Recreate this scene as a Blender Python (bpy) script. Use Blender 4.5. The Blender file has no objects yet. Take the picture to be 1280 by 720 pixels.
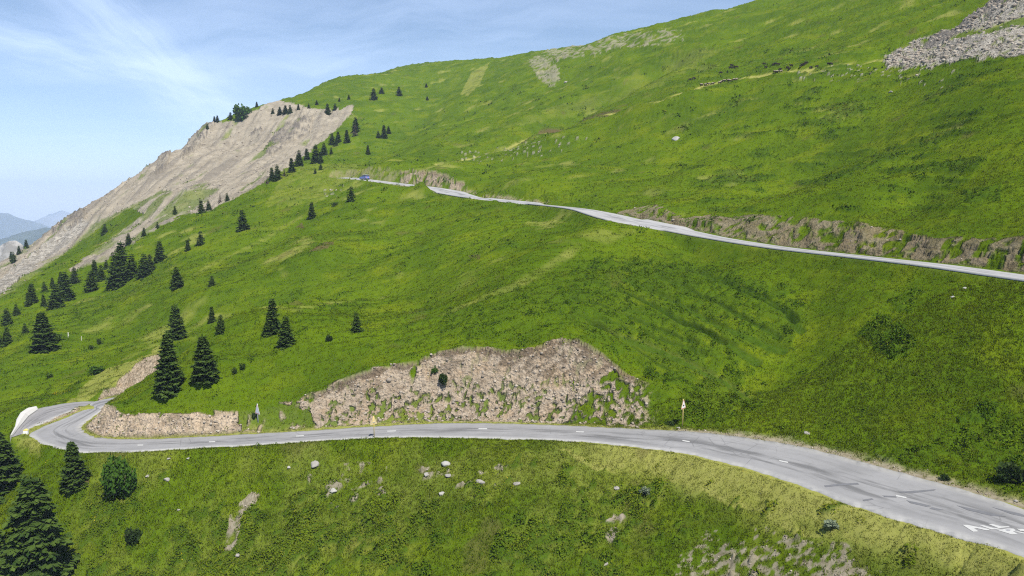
import bpy, math, random
import numpy as np

# ------------------------------------------------------------------ basics
SC = bpy.context.scene
COL = SC.collection
random.seed(7)
RNG = np.random.default_rng(7)
CAMZ = 40.0                       # camera height above datum
CLOUD_ROT, CLOUD_LOC, CLOUD_COL = 35, (1.2, .4, 0), (7.2, 8.6, 11.4, 1)
CIRRUS = [((-40, 32), (260, 118), .026, .42), ((70, -40), (235, 110), .034, .3), ((200, 80), (330, 190), .03, .16), ((250, 60), (700, 10), .06, .2)]
HAZE_COL, HAZE_D = (.64, .77, 1, 1), 1.4e-4
FPX = 914.0                       # focal length in pixels of a 1280 wide frame
TH = math.atan(110.0 / FPX)       # camera pitch (down)
CT, ST = math.cos(TH), math.sin(TH)


def ray(px, py):
    u = (px - 640.0) / FPX
    v = (360.0 - py) / FPX
    return np.array([u, CT + v * ST, -ST + v * CT])


def at(px, py, Y):
    """point on the sight line at forward distance Y (camera is the origin, z relative)"""
    d = ray(px, py)
    return d * (Y / d[1])


def at_z(px, py, z):
    d = ray(px, py)
    return d * (z / d[2])


def to_px(x, y, z):
    dep = y * CT - z * ST
    dep = np.where(np.abs(dep) < 1e-6, 1e-6, dep)
    return 640 + FPX * x / dep, 360 - FPX * (y * ST + z * CT) / dep


def smooth(x, a, b):
    t = np.clip((x - a) / (b - a), 0, 1)
    return t * t * (3 - 2 * t)


# ------------------------------------------------------------------ noise
def _hash(ix, iy, iz, seed):
    h = (ix.astype(np.uint32) * np.uint32(374761393) + iy.astype(np.uint32) * np.uint32(668265263)
         + iz * np.uint32(2147483647 % 1000003) + np.uint32((seed * 974711) & 0xffffffff))
    h = (h ^ (h >> np.uint32(13))) * np.uint32(1274126177)
    h = h ^ (h >> np.uint32(16))
    return h


_LR = np.random.default_rng(99)
_ANG = _LR.random(512 * 512).astype(np.float32) * (2 * np.pi)
_GX = np.cos(_ANG); _GY = np.sin(_ANG)
from concurrent.futures import ThreadPoolExecutor
POOL = ThreadPoolExecutor(4)


def _noise_block(x, y, seed):
    x = x + seed * 37.0; y = y + seed * 91.0
    x0 = np.floor(x); y0 = np.floor(y)
    fx = (x - x0).astype(np.float32); fy = (y - y0).astype(np.float32)
    ix = x0.astype(np.int32); iy = y0.astype(np.int32)
    xa = ix & 511; xb = (ix + 1) & 511; ya = (iy & 511) << 9; yb = ((iy + 1) & 511) << 9
    u = fx * fx * fx * (fx * (fx * 6 - 15) + 10)
    v = fy * fy * fy * (fy * (fy * 6 - 15) + 10)
    k = ya + xa; a = _GX[k] * fx + _GY[k] * fy
    k = ya + xb; b = _GX[k] * (fx - 1) + _GY[k] * fy
    a += (b - a) * u
    k = yb + xa; c = _GX[k] * fx + _GY[k] * (fy - 1)
    k = yb + xb; d = _GX[k] * (fx - 1) + _GY[k] * (fy - 1)
    c += (d - c) * u
    return (a + (c - a) * v) * 1.5


def noise2(x, y, seed=0):
    x = np.asarray(x); y = np.asarray(y)
    if x.ndim == 2 and x.shape[0] > 64:
        ch = np.array_split(np.arange(x.shape[0]), 8)
        return np.concatenate(list(POOL.map(lambda c: _noise_block(x[c[0]:c[-1] + 1], y[c[0]:c[-1] + 1], seed), ch)))
    return _noise_block(x, y, seed)


def fbm2(x, y, octs=4, seed=0, gain=.5):
    s = 0; amp = 1; tot = 0
    for o in range(octs):
        s = s + amp * noise2(x * 2 ** o + 17.3 * o, y * 2 ** o - 9.1 * o, seed + o)
        tot += amp; amp *= gain
    return s / tot


def cell2(x, y, seed=0):
    """distance to the nearest jittered cell point and a random value of it"""
    x0 = np.floor(x).astype(np.int64); y0 = np.floor(y).astype(np.int64)
    best = np.full(x.shape, 9.0, np.float32); val = np.zeros(x.shape, np.float32)
    for dx in (-1, 0, 1):
        for dy in (-1, 0, 1):
            h = _hash(x0 + dx, y0 + dy, np.uint32(0), seed)
            jx = (h & np.uint32(1023)).astype(np.float32) / 1023
            jy = ((h >> np.uint32(10)) & np.uint32(1023)).astype(np.float32) / 1023
            r = ((h >> np.uint32(20)) & np.uint32(1023)).astype(np.float32) / 1023
            d = np.hypot(x0 + dx + jx - x, y0 + dy + jy - y)
            m = d < best
            best = np.where(m, d, best); val = np.where(m, r, val)
    return best, val


# ------------------------------------------------------------------ thin plate spline
class TPS:
    def __init__(self, pts):
        P = np.array(pts, float)
        a = P[:, 0] / P[:, 1]; l = np.log(P[:, 1]); e = P[:, 2] / P[:, 1]
        self.c = np.stack([a, l], 1)
        n = len(P)
        r2 = ((self.c[:, None] - self.c[None]) ** 2).sum(-1)
        K = .5 * r2 * np.log(r2 + 1e-12) + np.eye(n) * 2e-5
        A = np.zeros((n + 3, n + 3)); A[:n, :n] = K
        A[:n, n] = 1; A[:n, n + 1:] = self.c; A[n, :n] = 1; A[n + 1:, :n] = self.c.T
        b = np.zeros(n + 3); b[:n] = e
        self.w = np.linalg.solve(A, b)

    def __call__(self, x, y):
        sh = x.shape
        x = x.ravel(); y = y.ravel()
        a = x / y; l = np.log(y)
        out = np.empty(len(a))
        for i in range(0, len(a), 60000):
            s = slice(i, i + 60000)
            r2 = (a[s, None] - self.c[None, :, 0]) ** 2 + (l[s, None] - self.c[None, :, 1]) ** 2
            k = .5 * r2 * np.log(r2 + 1e-12)
            n = len(self.c)
            out[s] = k @ self.w[:n] + self.w[n] + self.w[n + 1] * a[s] + self.w[n + 2] * l[s]
        return (out * y).reshape(sh)


# ------------------------------------------------------------------ roads (traced kerb lines lie on the road's own graded plane)
def lerp_tab(tab, x):
    t = sorted(tab)
    return np.interp(x, [p[0] for p in t], [p[1] for p in t])


LOW_Z = [(60, -26.8), (320, -25.3), (850, -22.4), (1280, -20.8), (1500, -20.2)]
low_pix = []
for px, yt, yb in [(1520, 718, 850), (1400, 676, 766), (1280, 636, 698), (1200, 611, 672), (1116, 588, 648), (1050, 570, 626), (1000, 558, 607),
                   (950, 549.5, 590), (900, 543, 577), (858, 539, 567), (785, 535.5, 557.5), (711, 532, 551),
                   (633, 529.5, 548.5), (555, 529, 546.5), (477, 532.5, 546.5), (399, 537.5, 550.5), (320, 542, 556),
                   (250, 546, 559.5), (175, 549, 564)]:
    low_pix.append(((px, yt), (px, yb), lerp_tab(LOW_Z, px)))
low_pix += [((128, 547.5), (110, 566), -26.5), ((114, 544.5), (78, 561), -26.6), ((105, 540), (52, 553.5), -26.8),
            ((101.5, 535.5), (38, 543.5), -26.9), ((103, 531), (50, 535), -26.9), ((108, 527), (68, 527.5), -26.8),
            ((118, 519.5), (92, 518), -26.6), ((126, 513.5), (110, 510), -26.4), ((135, 507), (118, 502), -26.2)]
low_pairs = [[at_z(*p, z), at_z(*q, z)] for p, q, z in low_pix]
# the carriageway is level across: both kerbs take the height of the nearest point of the centre line
zc_ = np.array([z for *_, z in low_pix])
for it in range(8):
    C_ = np.array([(p + q) / 2 for p, q in low_pairs])
    D_ = np.stack([np.interp(np.linspace(0, len(C_) - 1, 900), np.arange(len(C_)), v) for v in (C_[:, 0], C_[:, 1], zc_)], 1)
    for k_, (p, q, z) in enumerate(low_pix[:20]):
        for e_, pix_ in ((0, p), (1, q)):
            o_ = low_pairs[k_][e_]
            zn = D_[int(np.argmin((D_[:, 0] - o_[0]) ** 2 + (D_[:, 1] - o_[1]) ** 2)), 2]
            low_pairs[k_][e_] = at_z(*pix_, .5 * zn + .5 * o_[2])
for ix, ox, y, z in [(-47.6, -53.6, 101, -27.2), (-44.6, -51.0, 110, -28.3), (-42.0, -48.6, 118, -29.2)]:
    low_pairs.append([np.array([ix, y, z]), np.array([ox, y, z])])
lay_pairs = []
for (ox, oy), (ix, iy) in [((13, 547), (28, 542)), ((22, 530), (39, 534)), ((32, 518), (58, 527)), ((46, 511), (70, 521.5)),
                           ((64, 507), (82, 516.5)), ((82, 504), (95, 512.5)), ((100, 502), (112, 511)), ((118, 501.5), (128, 511))]:
    lay_pairs.append((at_z(ox, oy, -26.75), at_z(ix, iy, -26.75)))

UP = [(1560, 384, 59, 6.4), (1400, 362, 66, 6.4), (1280, 346, 74, 6.2), (1171, 331, 83, 6.0), (1073, 320, 93, 5.6), (975, 309, 105, 5.4), (897, 297, 117, 5.4),
      (839, 285.5, 127, 7.2), (780, 274, 137, 9.0), (750, 266.5, 145, 7.6), (720, 260.2, 153, 5.6), (664, 254.2, 169, 4.6), (598, 247.5, 188, 5.0),
      (568, 241.5, 203, 9.5), (545, 236.0, 211, 5), (500, 230.2, 226, 4.2), (455, 224.6, 240, 4.6), (436, 222.6, 249, 4.6), (425, 222.2, 255, 4.4)]


def resample(pts, hw, step):
    pts = np.array(pts, float); hw = np.array(hw, float)
    # Catmull-Rom
    out = []; oh = []
    n = len(pts)
    for i in range(n - 1):
        p0 = pts[max(i - 1, 0)]; p1 = pts[i]; p2 = pts[i + 1]; p3 = pts[min(i + 2, n - 1)]
        L = np.linalg.norm(p2 - p1); k = max(2, int(L / step))
        for j in range(k):
            t = j / k
            out.append(.5 * ((2 * p1) + (-p0 + p2) * t + (2 * p0 - 5 * p1 + 4 * p2 - p3) * t * t + (-p0 + 3 * p1 - 3 * p2 + p3) * t ** 3))
            oh.append(hw[i] + (hw[i + 1] - hw[i]) * t)
    out.append(pts[-1]); oh.append(hw[-1])
    return np.array(out), np.array(oh)


def from_pairs(pairs, step):
    A, _ = resample([p[0] for p in pairs], [0] * len(pairs), step)
    # resample both edges with the same counts
    def cr(ps):
        ps = np.array(ps); n = len(ps); out = []
        for i in range(n - 1):
            p0 = ps[max(i - 1, 0)]; p1 = ps[i]; p2 = ps[i + 1]; p3 = ps[min(i + 2, n - 1)]
            for j in range(10):
                t = j / 10
                out.append(.5 * ((2 * p1) + (-p0 + p2) * t + (2 * p0 - 5 * p1 + 4 * p2 - p3) * t * t + (-p0 + 3 * p1 - 3 * p2 + p3) * t ** 3))
        out.append(ps[-1]); return np.array(out)
    L = cr([p[0] for p in pairs]); R = cr([p[1] for p in pairs])
    C = (L + R) / 2
    T = np.gradient(C, axis=0)[:, :2]; T /= np.linalg.norm(T, axis=1)[:, None]
    W = (R - L)[:, :2]
    hw = np.abs(T[:, 0] * W[:, 1] - T[:, 1] * W[:, 0]) / 2
    return L, R, C, hw


LOW_L, LOW_R, LOW_C, LOW_H = from_pairs(low_pairs, 1)
LAY_L, LAY_R, LAY_C, LAY_H = from_pairs(lay_pairs, 1)
UP_C, UP_H = resample([at(a, b, c) for a, b, c, w in UP], [w / 2 for *_, w in UP], 2.0)
UPT = np.gradient(UP_C, axis=0)[:, :2]; UPT /= np.linalg.norm(UPT, axis=1)[:, None]
UPN = np.stack([UPT[:, 1], -UPT[:, 0]], 1)
UP_L = UP_C.copy(); UP_R = UP_C.copy()
UP_L[:, :2] += UPN * UP_H[:, None]; UP_R[:, :2] -= UPN * UP_H[:, None]
# mild fall of the carriageway towards the valley (camera) side
for k in range(len(UP_C)):
    a, b = (UP_L, UP_R) if UP_L[k, 1] * 1.0 - UP_L[k, 0] * .6 > UP_R[k, 1] - UP_R[k, 0] * .6 else (UP_R, UP_L)
    a[k, 2] += .16; b[k, 2] -= .16


def poly_dist(x, y, C, H):
    """distance beyond the half width, z of the nearest road point, index"""
    best = np.full(x.shape, 1e9); zz = np.zeros(x.shape); idx = np.zeros(x.shape); hh = np.zeros(x.shape)
    for i in range(len(C) - 1):
        ax, ay, az = C[i]; bx, by, bz = C[i + 1]
        dx, dy = bx - ax, by - ay; L2 = dx * dx + dy * dy + 1e-9
        t = np.clip(((x - ax) * dx + (y - ay) * dy) / L2, 0, 1)
        h = H[i] + (H[i + 1] - H[i]) * t
        d = np.hypot(x - ax - t * dx, y - ay - t * dy) - h
        m = d < best
        best = np.where(m, d, best); zz = np.where(m, az + (bz - az) * t, zz); idx = np.where(m, i + t, idx); hh = np.where(m, h, hh)
    return best, zz, idx, hh


CUT_S = [(0, 1.5), (110, 1.75), (300, 1.5), (340, 1.0), (380, .95), (480, 1.15), (560, 1.3), (740, 1.3), (830, .9), (900, .8), (1500, .7)]
UP_S = [(380, 1.2), (560, 1.0), (700, .6), (800, .8), (900, .8), (1200, .9), (1290, 1.3), (1560, 1.2)]
VERGE = [(90, .9), (180, .5), (300, .5), (380, 1.0), (850, 1.5), (1000, .6), (1500, .6)]


def cutprof(c, s):
    return s * c * (.58 + .42 * np.clip(c / 5.0, 0, 1.5))


def solve_cut(px, py, C, H, slope_tab, verge, ymin, ymax):
    """where the sight line meets the plane of a road cutting"""
    Ys = np.linspace(ymin, ymax, 500)
    P = np.array([at(px, py, Y) for Y in Ys])
    d, z, _, _ = poly_dist(P[:, 0], P[:, 1], C, H)
    c_ = np.maximum(d - verge, 0)
    f = P[:, 2] - (z + (cutprof(c_, lerp_tab(slope_tab, px)) if slope_tab is CUT_S else c_ * lerp_tab(slope_tab, px)))
    for i in range(len(f) - 1):
        if f[i] > 0 >= f[i + 1]:
            return P[i]
    i = int(np.argmin(np.abs(f)))
    return P[i]


HP = []      # control points of the upper mountain side
def col(px, *ys):
    for py, Y in ys:
        HP.append(at(px, py, Y))


front = LOW_C[:190]
for px, py in [(127, 513), (150, 516), (187, 517), (230, 516), (275, 514), (302, 511), (345, 504), (383, 494), (438, 474), (477, 459), (516, 451),
               (563, 434), (610, 435), (653, 437), (684, 426), (723, 425), (750, 439), (782, 464), (829, 486)]:
    p = solve_cut(px, py, front, LOW_H[:190], CUT_S, lerp_tab(VERGE, px), 70, 96)
    HP.append(p)
    HP.append(p + np.array([p[0] / p[1] * -5, -5, -.25]))        # the turf would run on here had the bank not been cut
for px, py in [(819, 257), (858, 273), (897, 272), (948, 271), (1014, 275), (1073, 279), (1131, 292), (1171, 303), (1210, 302), (1276, 300), (1400, 312),
               (500, 218), (530, 220), (570, 224), (460, 214)]:
    Yr = np.interp(px, [u[0] for u in UP[::-1]], [u[2] for u in UP[::-1]])
    HP.append(solve_cut(px, py, UP_C, UP_H, UP_S, .5, Yr, Yr + 25))
for p in low_pairs[:9]:
    HP.append(p[0] + np.array([.2, .6, .1]))
for p in lay_pairs[1:6]:
    HP.append(p[0])
for k in range(2, len(UP_C) - 2, 4):
    near = UP_L[k] if UP_L[k, 1] - UP_L[k, 0] * .6 < UP_R[k, 1] - UP_R[k, 0] * .6 else UP_R[k]
    HP.append(near + np.array([0, -.5, -.15]))
# spur with the spruces, its crest and the gully behind it
col(150, (504, 85.5)); col(250, (480, 83.5)); col(300, (470, 85), (440, 92)); col(350, (440, 90)); col(400, (420, 92)); col(450, (400, 100)); col(200, (470, 89))
col(195, (461, 96)); col(165, (485, 90)); col(240, (410, 104)); col(280, (394, 112)); col(340, (383, 118)); col(480, (374, 125))
HP += [np.array(p) for p in [(-49, 112, -23.0), (-46, 126, -21.3)]]
col(200, (436, 116)); col(175, (449, 110.5)); col(150, (464, 106.3)); col(120, (483, 102)); col(100, (495, 100))
# slope below the upper road
col(480, (340, 140), (300, 165), (260, 195), (242, 214)); col(560, (400, 95), (350, 120), (300, 150), (262, 183))
col(640, (400, 88), (350, 105), (300, 132), (270, 155)); col(750, (380, 92), (320, 112), (285, 132)); col(850, (520, 70), (480, 76), (430, 84), (380, 93), (330, 106), (300, 120))
col(950, (500, 72), (440, 80), (380, 90), (330, 100)); col(1075, (520, 65), (450, 71), (380, 79), (340, 86.5)); col(1200, (540, 59), (460, 64.5), (390, 70.5), (355, 74.5))
col(1280, (560, 55.5), (470, 61.5), (400, 66), (370, 68.8)); col(1430, (560, 50), (450, 56.5), (400, 60)); col(1600, (620, 44), (440, 52))
# far side of the gully and the scree ridge
col(0, (500, 104), (480, 112), (440, 137), (400, 170), (365, 215), (340, 290), (329, 330)); col(50, (470, 112), (420, 140), (370, 185), (330, 260), (305, 345))
col(100, (440, 130), (390, 162), (350, 200), (310, 295), (269, 365)); col(200, (400, 140), (350, 168), (300, 215), (250, 295), (197, 405)); col(150, (420, 140), (360, 180), (300, 245), (235, 385))
col(300, (350, 152), (300, 190), (250, 250), (220, 325), (180, 420), (143, 480)); col(250, (375, 140), (325, 175), (265, 255), (210, 360), (163, 450)); col(400, (340, 143), (320, 152), (280, 185), (245, 228), (200, 300), (150, 420), (108, 560)); col(350, (130, 510), (180, 390))
col(-120, (540, 104), (480, 135), (430, 190), (400, 290)); col(-260, (560, 120), (500, 170), (470, 270))
# big hill above the upper road
col(500, (200, 280), (150, 400), (115, 510), (86, 620)); col(580, (200, 262), (150, 370), (110, 470), (78, 600)); col(640, (225, 195), (200, 235), (150, 320), (100, 430), (70, 560))
col(750, (240, 167), (200, 210), (150, 265), (100, 365), (53, 520)); col(850, (240, 155), (200, 185), (160, 215), (115, 250), (60, 350), (22, 440)); col(930, (100, 240), (50, 330), (8, 420))
col(1000, (230, 143), (200, 160), (150, 185), (90, 222), (40, 300), (-5, 390)); col(1150, (260, 104), (200, 125), (150, 146), (100, 175), (60, 205), (0, 270), (-80, 400)); col(1280, (260, 88), (200, 102), (140, 120), (90, 142), (40, 172), (0, 198), (-100, 330))
col(1430, (250, 80), (150, 105), (50, 150), (-60, 240)); col(1600, (250, 70), (100, 105), (-50, 200))
# the far side of the crests
for px, py, Y in [(0, 329, 330), (50, 305, 345), (100, 269, 365), (150, 235, 385), (200, 197, 405), (250, 163, 450), (300, 143, 480), (350, 130, 510), (400, 108, 560)]:
    HP.append(at(px, py + 45, Y * 1.13)); HP.append(at(px, py + 170, Y * 1.6))
for px, py, Y in [(450, 97, 590), (500, 86, 620), (580, 78, 600), (640, 70, 560), (750, 53, 520), (850, 22, 440), (930, 8, 420), (1000, -5, 390), (1150, -80, 400), (1280, -100, 330)]:
    HP.append(at(px, py + 16, Y * 1.25)); HP.append(at(px, py + 70, Y * 1.9))
H_SURF = TPS(HP)

BP = []      # control points of the bank below the road
for p in low_pairs[:19] + low_pairs[19:24]:
    BP.append(p[1] + np.array([0, -.25, -.08]))
def bcol(px, *ys):
    for py, Y in ys:
        BP.append(at(px, py, Y))
bcol(-150, (560, 95), (650, 85), (760, 75)); bcol(0, (565, 85.5), (600, 80), (660, 74), (720, 69)); bcol(100, (600, 75.5), (650, 70), (720, 64), (820, 56)); bcol(200, (620, 71), (680, 66))
bcol(300, (600, 71), (650, 66.4), (720, 60.5)); bcol(450, (580, 71), (640, 64.5), (720, 57.5)); bcol(640, (570, 66.6), (600, 64), (650, 59.5), (720, 54), (820, 47)); bcol(850, (600, 61), (650, 56.5), (720, 51))
bcol(1000, (650, 51.8), (720, 47), (820, 41)); bcol(1150, (690, 45), (720, 43.3)); bcol(1280, (740, 40), (850, 35)); bcol(1500, (880, 34)); bcol(300, (900, 47)); bcol(-100, (900, 62))
for px in (0, 500, 900, 1300):
    BP.append(at(px, 1150, 26))
B_SURF = TPS(BP)

# ------------------------------------------------------------------ terrain grid
rows = [20.0]
while rows[-1] < 1500:
    Y = rows[-1]
    if Y < 36: s = .3
    elif Y < 96: s = .085
    elif Y < 160: s = .20
    else: s = .0052 * Y if Y < 700 else .02 * Y
    rows.append(Y + s)
ROWS = np.array(rows)
COLS = np.linspace(-1.02, 1.02, 1561)
while len(ROWS) % 3 != 1: ROWS = np.append(ROWS, ROWS[-1] * 1.02)
NR, NC = len(ROWS), len(COLS)
A, YY = np.meshgrid(COLS, ROWS)
XX = A * YY
# evaluate the smooth surfaces on a coarser lattice of the same kind, then interpolate
def surf(fn):
    lr = np.log(ROWS)
    cr = np.linspace(lr[0], lr[-1], 420); cc = np.linspace(COLS[0], COLS[-1], 300)
    a, l = np.meshgrid(cc, cr)
    y = np.exp(l); z = fn(a * y, y) / y
    fi = (lr - cr[0]) / (cr[1] - cr[0]); fj = (COLS - cc[0]) / (cc[1] - cc[0])
    i0 = np.clip(fi.astype(int), 0, len(cr) - 2); j0 = np.clip(fj.astype(int), 0, len(cc) - 2)
    ti = (fi - i0)[:, None]; tj = (fj - j0)[None]
    z00 = z[np.ix_(i0, j0)]; z01 = z[np.ix_(i0, j0 + 1)]; z10 = z[np.ix_(i0 + 1, j0)]; z11 = z[np.ix_(i0 + 1, j0 + 1)]
    return (z00 * (1 - ti) * (1 - tj) + z01 * (1 - ti) * tj + z10 * ti * (1 - tj) + z11 * ti * tj) * ROWS[:, None]


ZH = surf(H_SURF); ZB = surf(B_SURF)
# front branch of the road: which Y separates bank and hill at each azimuth
fa = LOW_C[:235, 0] / LOW_C[:235, 1]
o = np.argsort(fa)
yroad = np.interp(COLS, fa[o], LOW_C[:235, 1][o])
split = smooth(YY - yroad[None], -.3, .3)
aleft = LOW_C[225, 0] / LOW_C[225, 1]
wl = smooth(A, aleft - .03, aleft)
split = split * wl + smooth(YY, 82, 99) * (1 - wl)
base = ZB * (1 - split) + ZH * split
del ZH, ZB

# low frequency relief
def aniso(wx, wy, seed, octs=3):
    return fbm2(XX / wx, YY / wy, octs, seed)
far = smooth(YY, 90, 260)
def hit_on(Zg, px, py, ymin=24, ymax=1450):
    d = ray(px, py); 
    js = (d[0] / d[1] - COLS[0]) / (COLS[1] - COLS[0])
    j = int(np.clip(js, 0, NC - 2)); t = js - j
    prof = Zg[:, j] * (1 - t) + Zg[:, j + 1] * t
    s = d[2] / d[1] * ROWS - prof
    m = (ROWS > ymin) & (ROWS < ymax)
    k = np.where(m[:-1] & (s[:-1] > 0) & (s[1:] <= 0))[0]
    if len(k) == 0:
        return None
    k = k[0]; f = s[k] / (s[k] - s[k + 1]); Y = ROWS[k] + f * (ROWS[k + 1] - ROWS[k])
    return d * (Y / d[1])



base += ((.75 + 1.2 * far) * fbm2(XX / 24, YY / 24, 3, 3) + 3.2 * far * fbm2(XX / 75, YY / 75, 2, 5)) * smooth(YY, 74, 125) * (1 - .5 * smooth(YY, 420, 560))


def fold(pix, dz, width, ymin, ymax):
    """a rounded rib (dz > 0) or hollow (dz < 0) of the mountain side"""
    global base
    P = [hit_on(base, a, b, ymin, ymax) for a, b in pix]
    P = [p for p in P if p is not None]
    C, Hh = resample(P, [0.0] * len(P), width / 3)
    pad = width * 3
    m = (XX > C[:, 0].min() - pad) & (XX < C[:, 0].max() + pad) & (YY > C[:, 1].min() - pad) & (YY < C[:, 1].max() + pad)
    d, _, idx_, _ = poly_dist(XX[m], YY[m], C, Hh)
    endf = smooth(idx_, 0, len(C) * .25) * (1 - smooth(idx_, len(C) * .75, len(C) - 1.0))
    base[m] += dz * np.exp(-(d / width) ** 2) * endf


FOLDS = [([(640, 172), (690, 150), (740, 125), (800, 95), (860, 60)], -7.0, 12, 150, 520), ([(640, 200), (690, 182), (760, 158), (840, 134), (930, 108)], 3.4, 9, 120, 400), ([(560, 400), (620, 365), (690, 318), (760, 287), (820, 275)], 1.3, 6, 75, 140),
         ([(1015, 345), (1018, 385), (1000, 425), (960, 465), (930, 500)], -1.5, 4.5, 62, 110), ([(860, 470), (900, 430), (960, 390), (1000, 350)], .8, 5, 62, 110), ([(230, 350), (290, 322), (350, 292), (410, 258)], -1.6, 6, 110, 260), ([(300, 372), (400, 338), (500, 300), (560, 270)], -1.2, 6, 100, 220),
         ([(200, 395), (270, 368), (360, 340), (440, 312)], 1.2, 6, 100, 200), ([(430, 225), (470, 190), (520, 150), (560, 110)], -3.5, 13, 230, 640), ([(940, 250), (1010, 215), (1100, 180), (1220, 150)], -1.6, 6, 80, 260), ([(820, 245), (900, 205), (980, 170), (1090, 130)], 1.6, 6, 90, 300),
         ([(1050, 260), (1130, 232), (1230, 205), (1330, 190)], 1.2, 5, 70, 200), ([(560, 225), (620, 205), (680, 190), (760, 178)], -1.5, 7, 140, 330)]
for f_ in FOLDS:
    fold(*f_)

# road distances (only where they matter)
def upsample(M, st):
    fi = np.arange(NR) / st; fj = np.arange(NC) / st
    i0 = np.minimum(fi.astype(int), M.shape[0] - 2); j0 = np.minimum(fj.astype(int), M.shape[1] - 2)
    ti = (fi - i0)[:, None]; tj = (fj - j0)[None]
    R0 = M[i0] * (1 - ti) + M[i0 + 1] * ti
    return R0[:, j0] * (1 - tj) + R0[:, j0 + 1] * tj


def near_dist(C, H, pad, st=3):
    xs = XX[::st, ::st]; ys = YY[::st, ::st]
    x0, x1 = C[:, 0].min() - pad, C[:, 0].max() + pad; y0, y1 = C[:, 1].min() - pad, C[:, 1].max() + pad
    m = (xs > x0) & (xs < x1) & (ys > y0) & (ys < y1)
    D = np.full(xs.shape, 1e3); Z = np.zeros(xs.shape); I = np.zeros(xs.shape); W = np.zeros(xs.shape)
    d, z, i, h = poly_dist(xs[m], ys[m], C, H)
    D[m] = d; Z[m] = z
    # keep a sensible road level just outside the box so that the interpolation stays smooth
    return upsample(D, st), upsample(Z, st), None, None


dL, zL, iL, _ = near_dist(LOW_C[::2], LOW_H[::2], 20)
dY, zY, _, _ = near_dist(LAY_C[::2], LAY_H[::2], 8)
dU, zU, iU, _ = near_dist(UP_C[::1], UP_H[::1], 16)
PX0 = 640 + FPX * A      # rough picture column of each azimuth, used only to vary the steepness of the cuttings

rk1 = fbm2(XX / 2.6, YY / 2.6, 4, 21); rk2 = fbm2(XX / .55, YY / .55, 3, 25)
strata = fbm2(XX / 2.6 + rk1 * .6, YY / .42 + rk1, 4, 29)
verge = lerp_tab(VERGE, PX0) + .5 * rk1
cut = np.maximum(dL - verge, 0)
sl = lerp_tab(CUT_S, PX0)
upside = (YY > yroad[None]) | (PX0 < 60)
cutz = zL + cutprof(cut, sl) + np.minimum(cut, 1.2) * (.8 * rk1 + .3 * strata + .14 * rk2)
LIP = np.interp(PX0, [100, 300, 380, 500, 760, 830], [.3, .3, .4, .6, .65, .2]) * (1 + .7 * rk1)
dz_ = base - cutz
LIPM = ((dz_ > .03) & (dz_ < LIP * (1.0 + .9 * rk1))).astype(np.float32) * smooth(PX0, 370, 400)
cutz = np.where((dz_ > 0) & (dz_ < LIP), base - LIP * smooth(dz_, 0, .22), cutz)
Zt = base.copy()
up = upside & (dL < 30)
Zt = np.where(up, np.minimum(Zt, cutz), np.minimum(Zt, np.where(dL < 30, zL + np.maximum(dL - .3, 0) * .6 + .02, 1e3)))
cutz = cutz + np.minimum(cut, 1.0) * .42 * noise2(XX / 3.2 + .4 * rk1, cutz * 1.5 + .15 * XX, 33)
cutmask = np.where(up, smooth(base - cutz + .3 * rk1 + .12 * rk2, -.02, .25) * smooth(dL, .3, 1.0) * smooth(base - zL, .2, .7), 0)
Zt = np.where(dL < 12, np.maximum(Zt, zL - .06 - np.maximum(dL - .5, 0) * .75), Zt)
lw = 1 - smooth(dY, 0, .9)
Zt = Zt * (1 - lw) + (zY - .06) * lw
r = 1 - smooth(dL, 0, .55)
Zt = Zt * (1 - r) + (zL - .06) * r
# upper road
slu = lerp_tab(UP_S, PX0)
cu = np.maximum(dU - .5 - .4 * rk1, 0)
cutu = zU + cu * slu + np.minimum(cu, 1.5) * (.26 * rk1 + .14 * strata + .06 * rk2)
dz_ = Zt - cutu
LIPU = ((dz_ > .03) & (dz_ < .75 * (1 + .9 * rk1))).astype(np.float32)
cutu = np.where((dz_ > 0) & (dz_ < .8), Zt - .8 * smooth(dz_, 0, .25), cutu)
cutu = cutu + np.minimum(cu, 1.0) * (.5 * noise2(XX / 6.0 + .4 * rk1, cutu * 1.7, 35) + .2 * noise2(XX / 2.2, cutu * 3.6, 36))
cutmask_u = np.where(dU < 14, smooth(Zt - cutu, -.02, .3) * smooth(dU, .2, .9), 0)
Zt = np.where(dU < 14, np.minimum(Zt, cutu), Zt)
Zt = np.where(dU < 6, np.maximum(Zt, zU - .06 - np.maximum(dU, 0) * .9), Zt)
_ua = UP_C[:, 0] / UP_C[:, 1]; _uo = np.argsort(_ua)
yup = np.interp(COLS, _ua[_uo], UP_C[_uo, 1])[None]
clear = ((YY < yup) & (dU < 12) & ~((PX0 > 522) & (PX0 < 546))).astype(float)
Zt = np.where(clear > 0, np.minimum(Zt, zU - .1 - .03 * np.maximum(dU, 0)), Zt)
_k = int(np.argmin(np.abs(UP_C[:, 0] / UP_C[:, 1] - (533 - 640) / FPX)))
_hx, _hy = UP_C[_k, 0] + 1.0, UP_C[_k, 1] - 7.5
Zt += 1.9 * np.exp(-(((XX - _hx) / 3.6) ** 2 + ((YY - _hy) / 4.0) ** 2)) * smooth(dU, .2, 2.5)
r = 1 - smooth(dU, -.45, .08)
Zt = Zt * (1 - r) + (zU - .26) * r
# ------------------------------------------------------------------ masks of ground cover (decided on the ground itself)
PXV, PYV = to_px(XX, YY, Zt)
wob = [fbm2(XX / 5.0, YY / 5.0, 4, 41), fbm2(XX / 5.0, YY / 5.0, 4, 47)]


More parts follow.
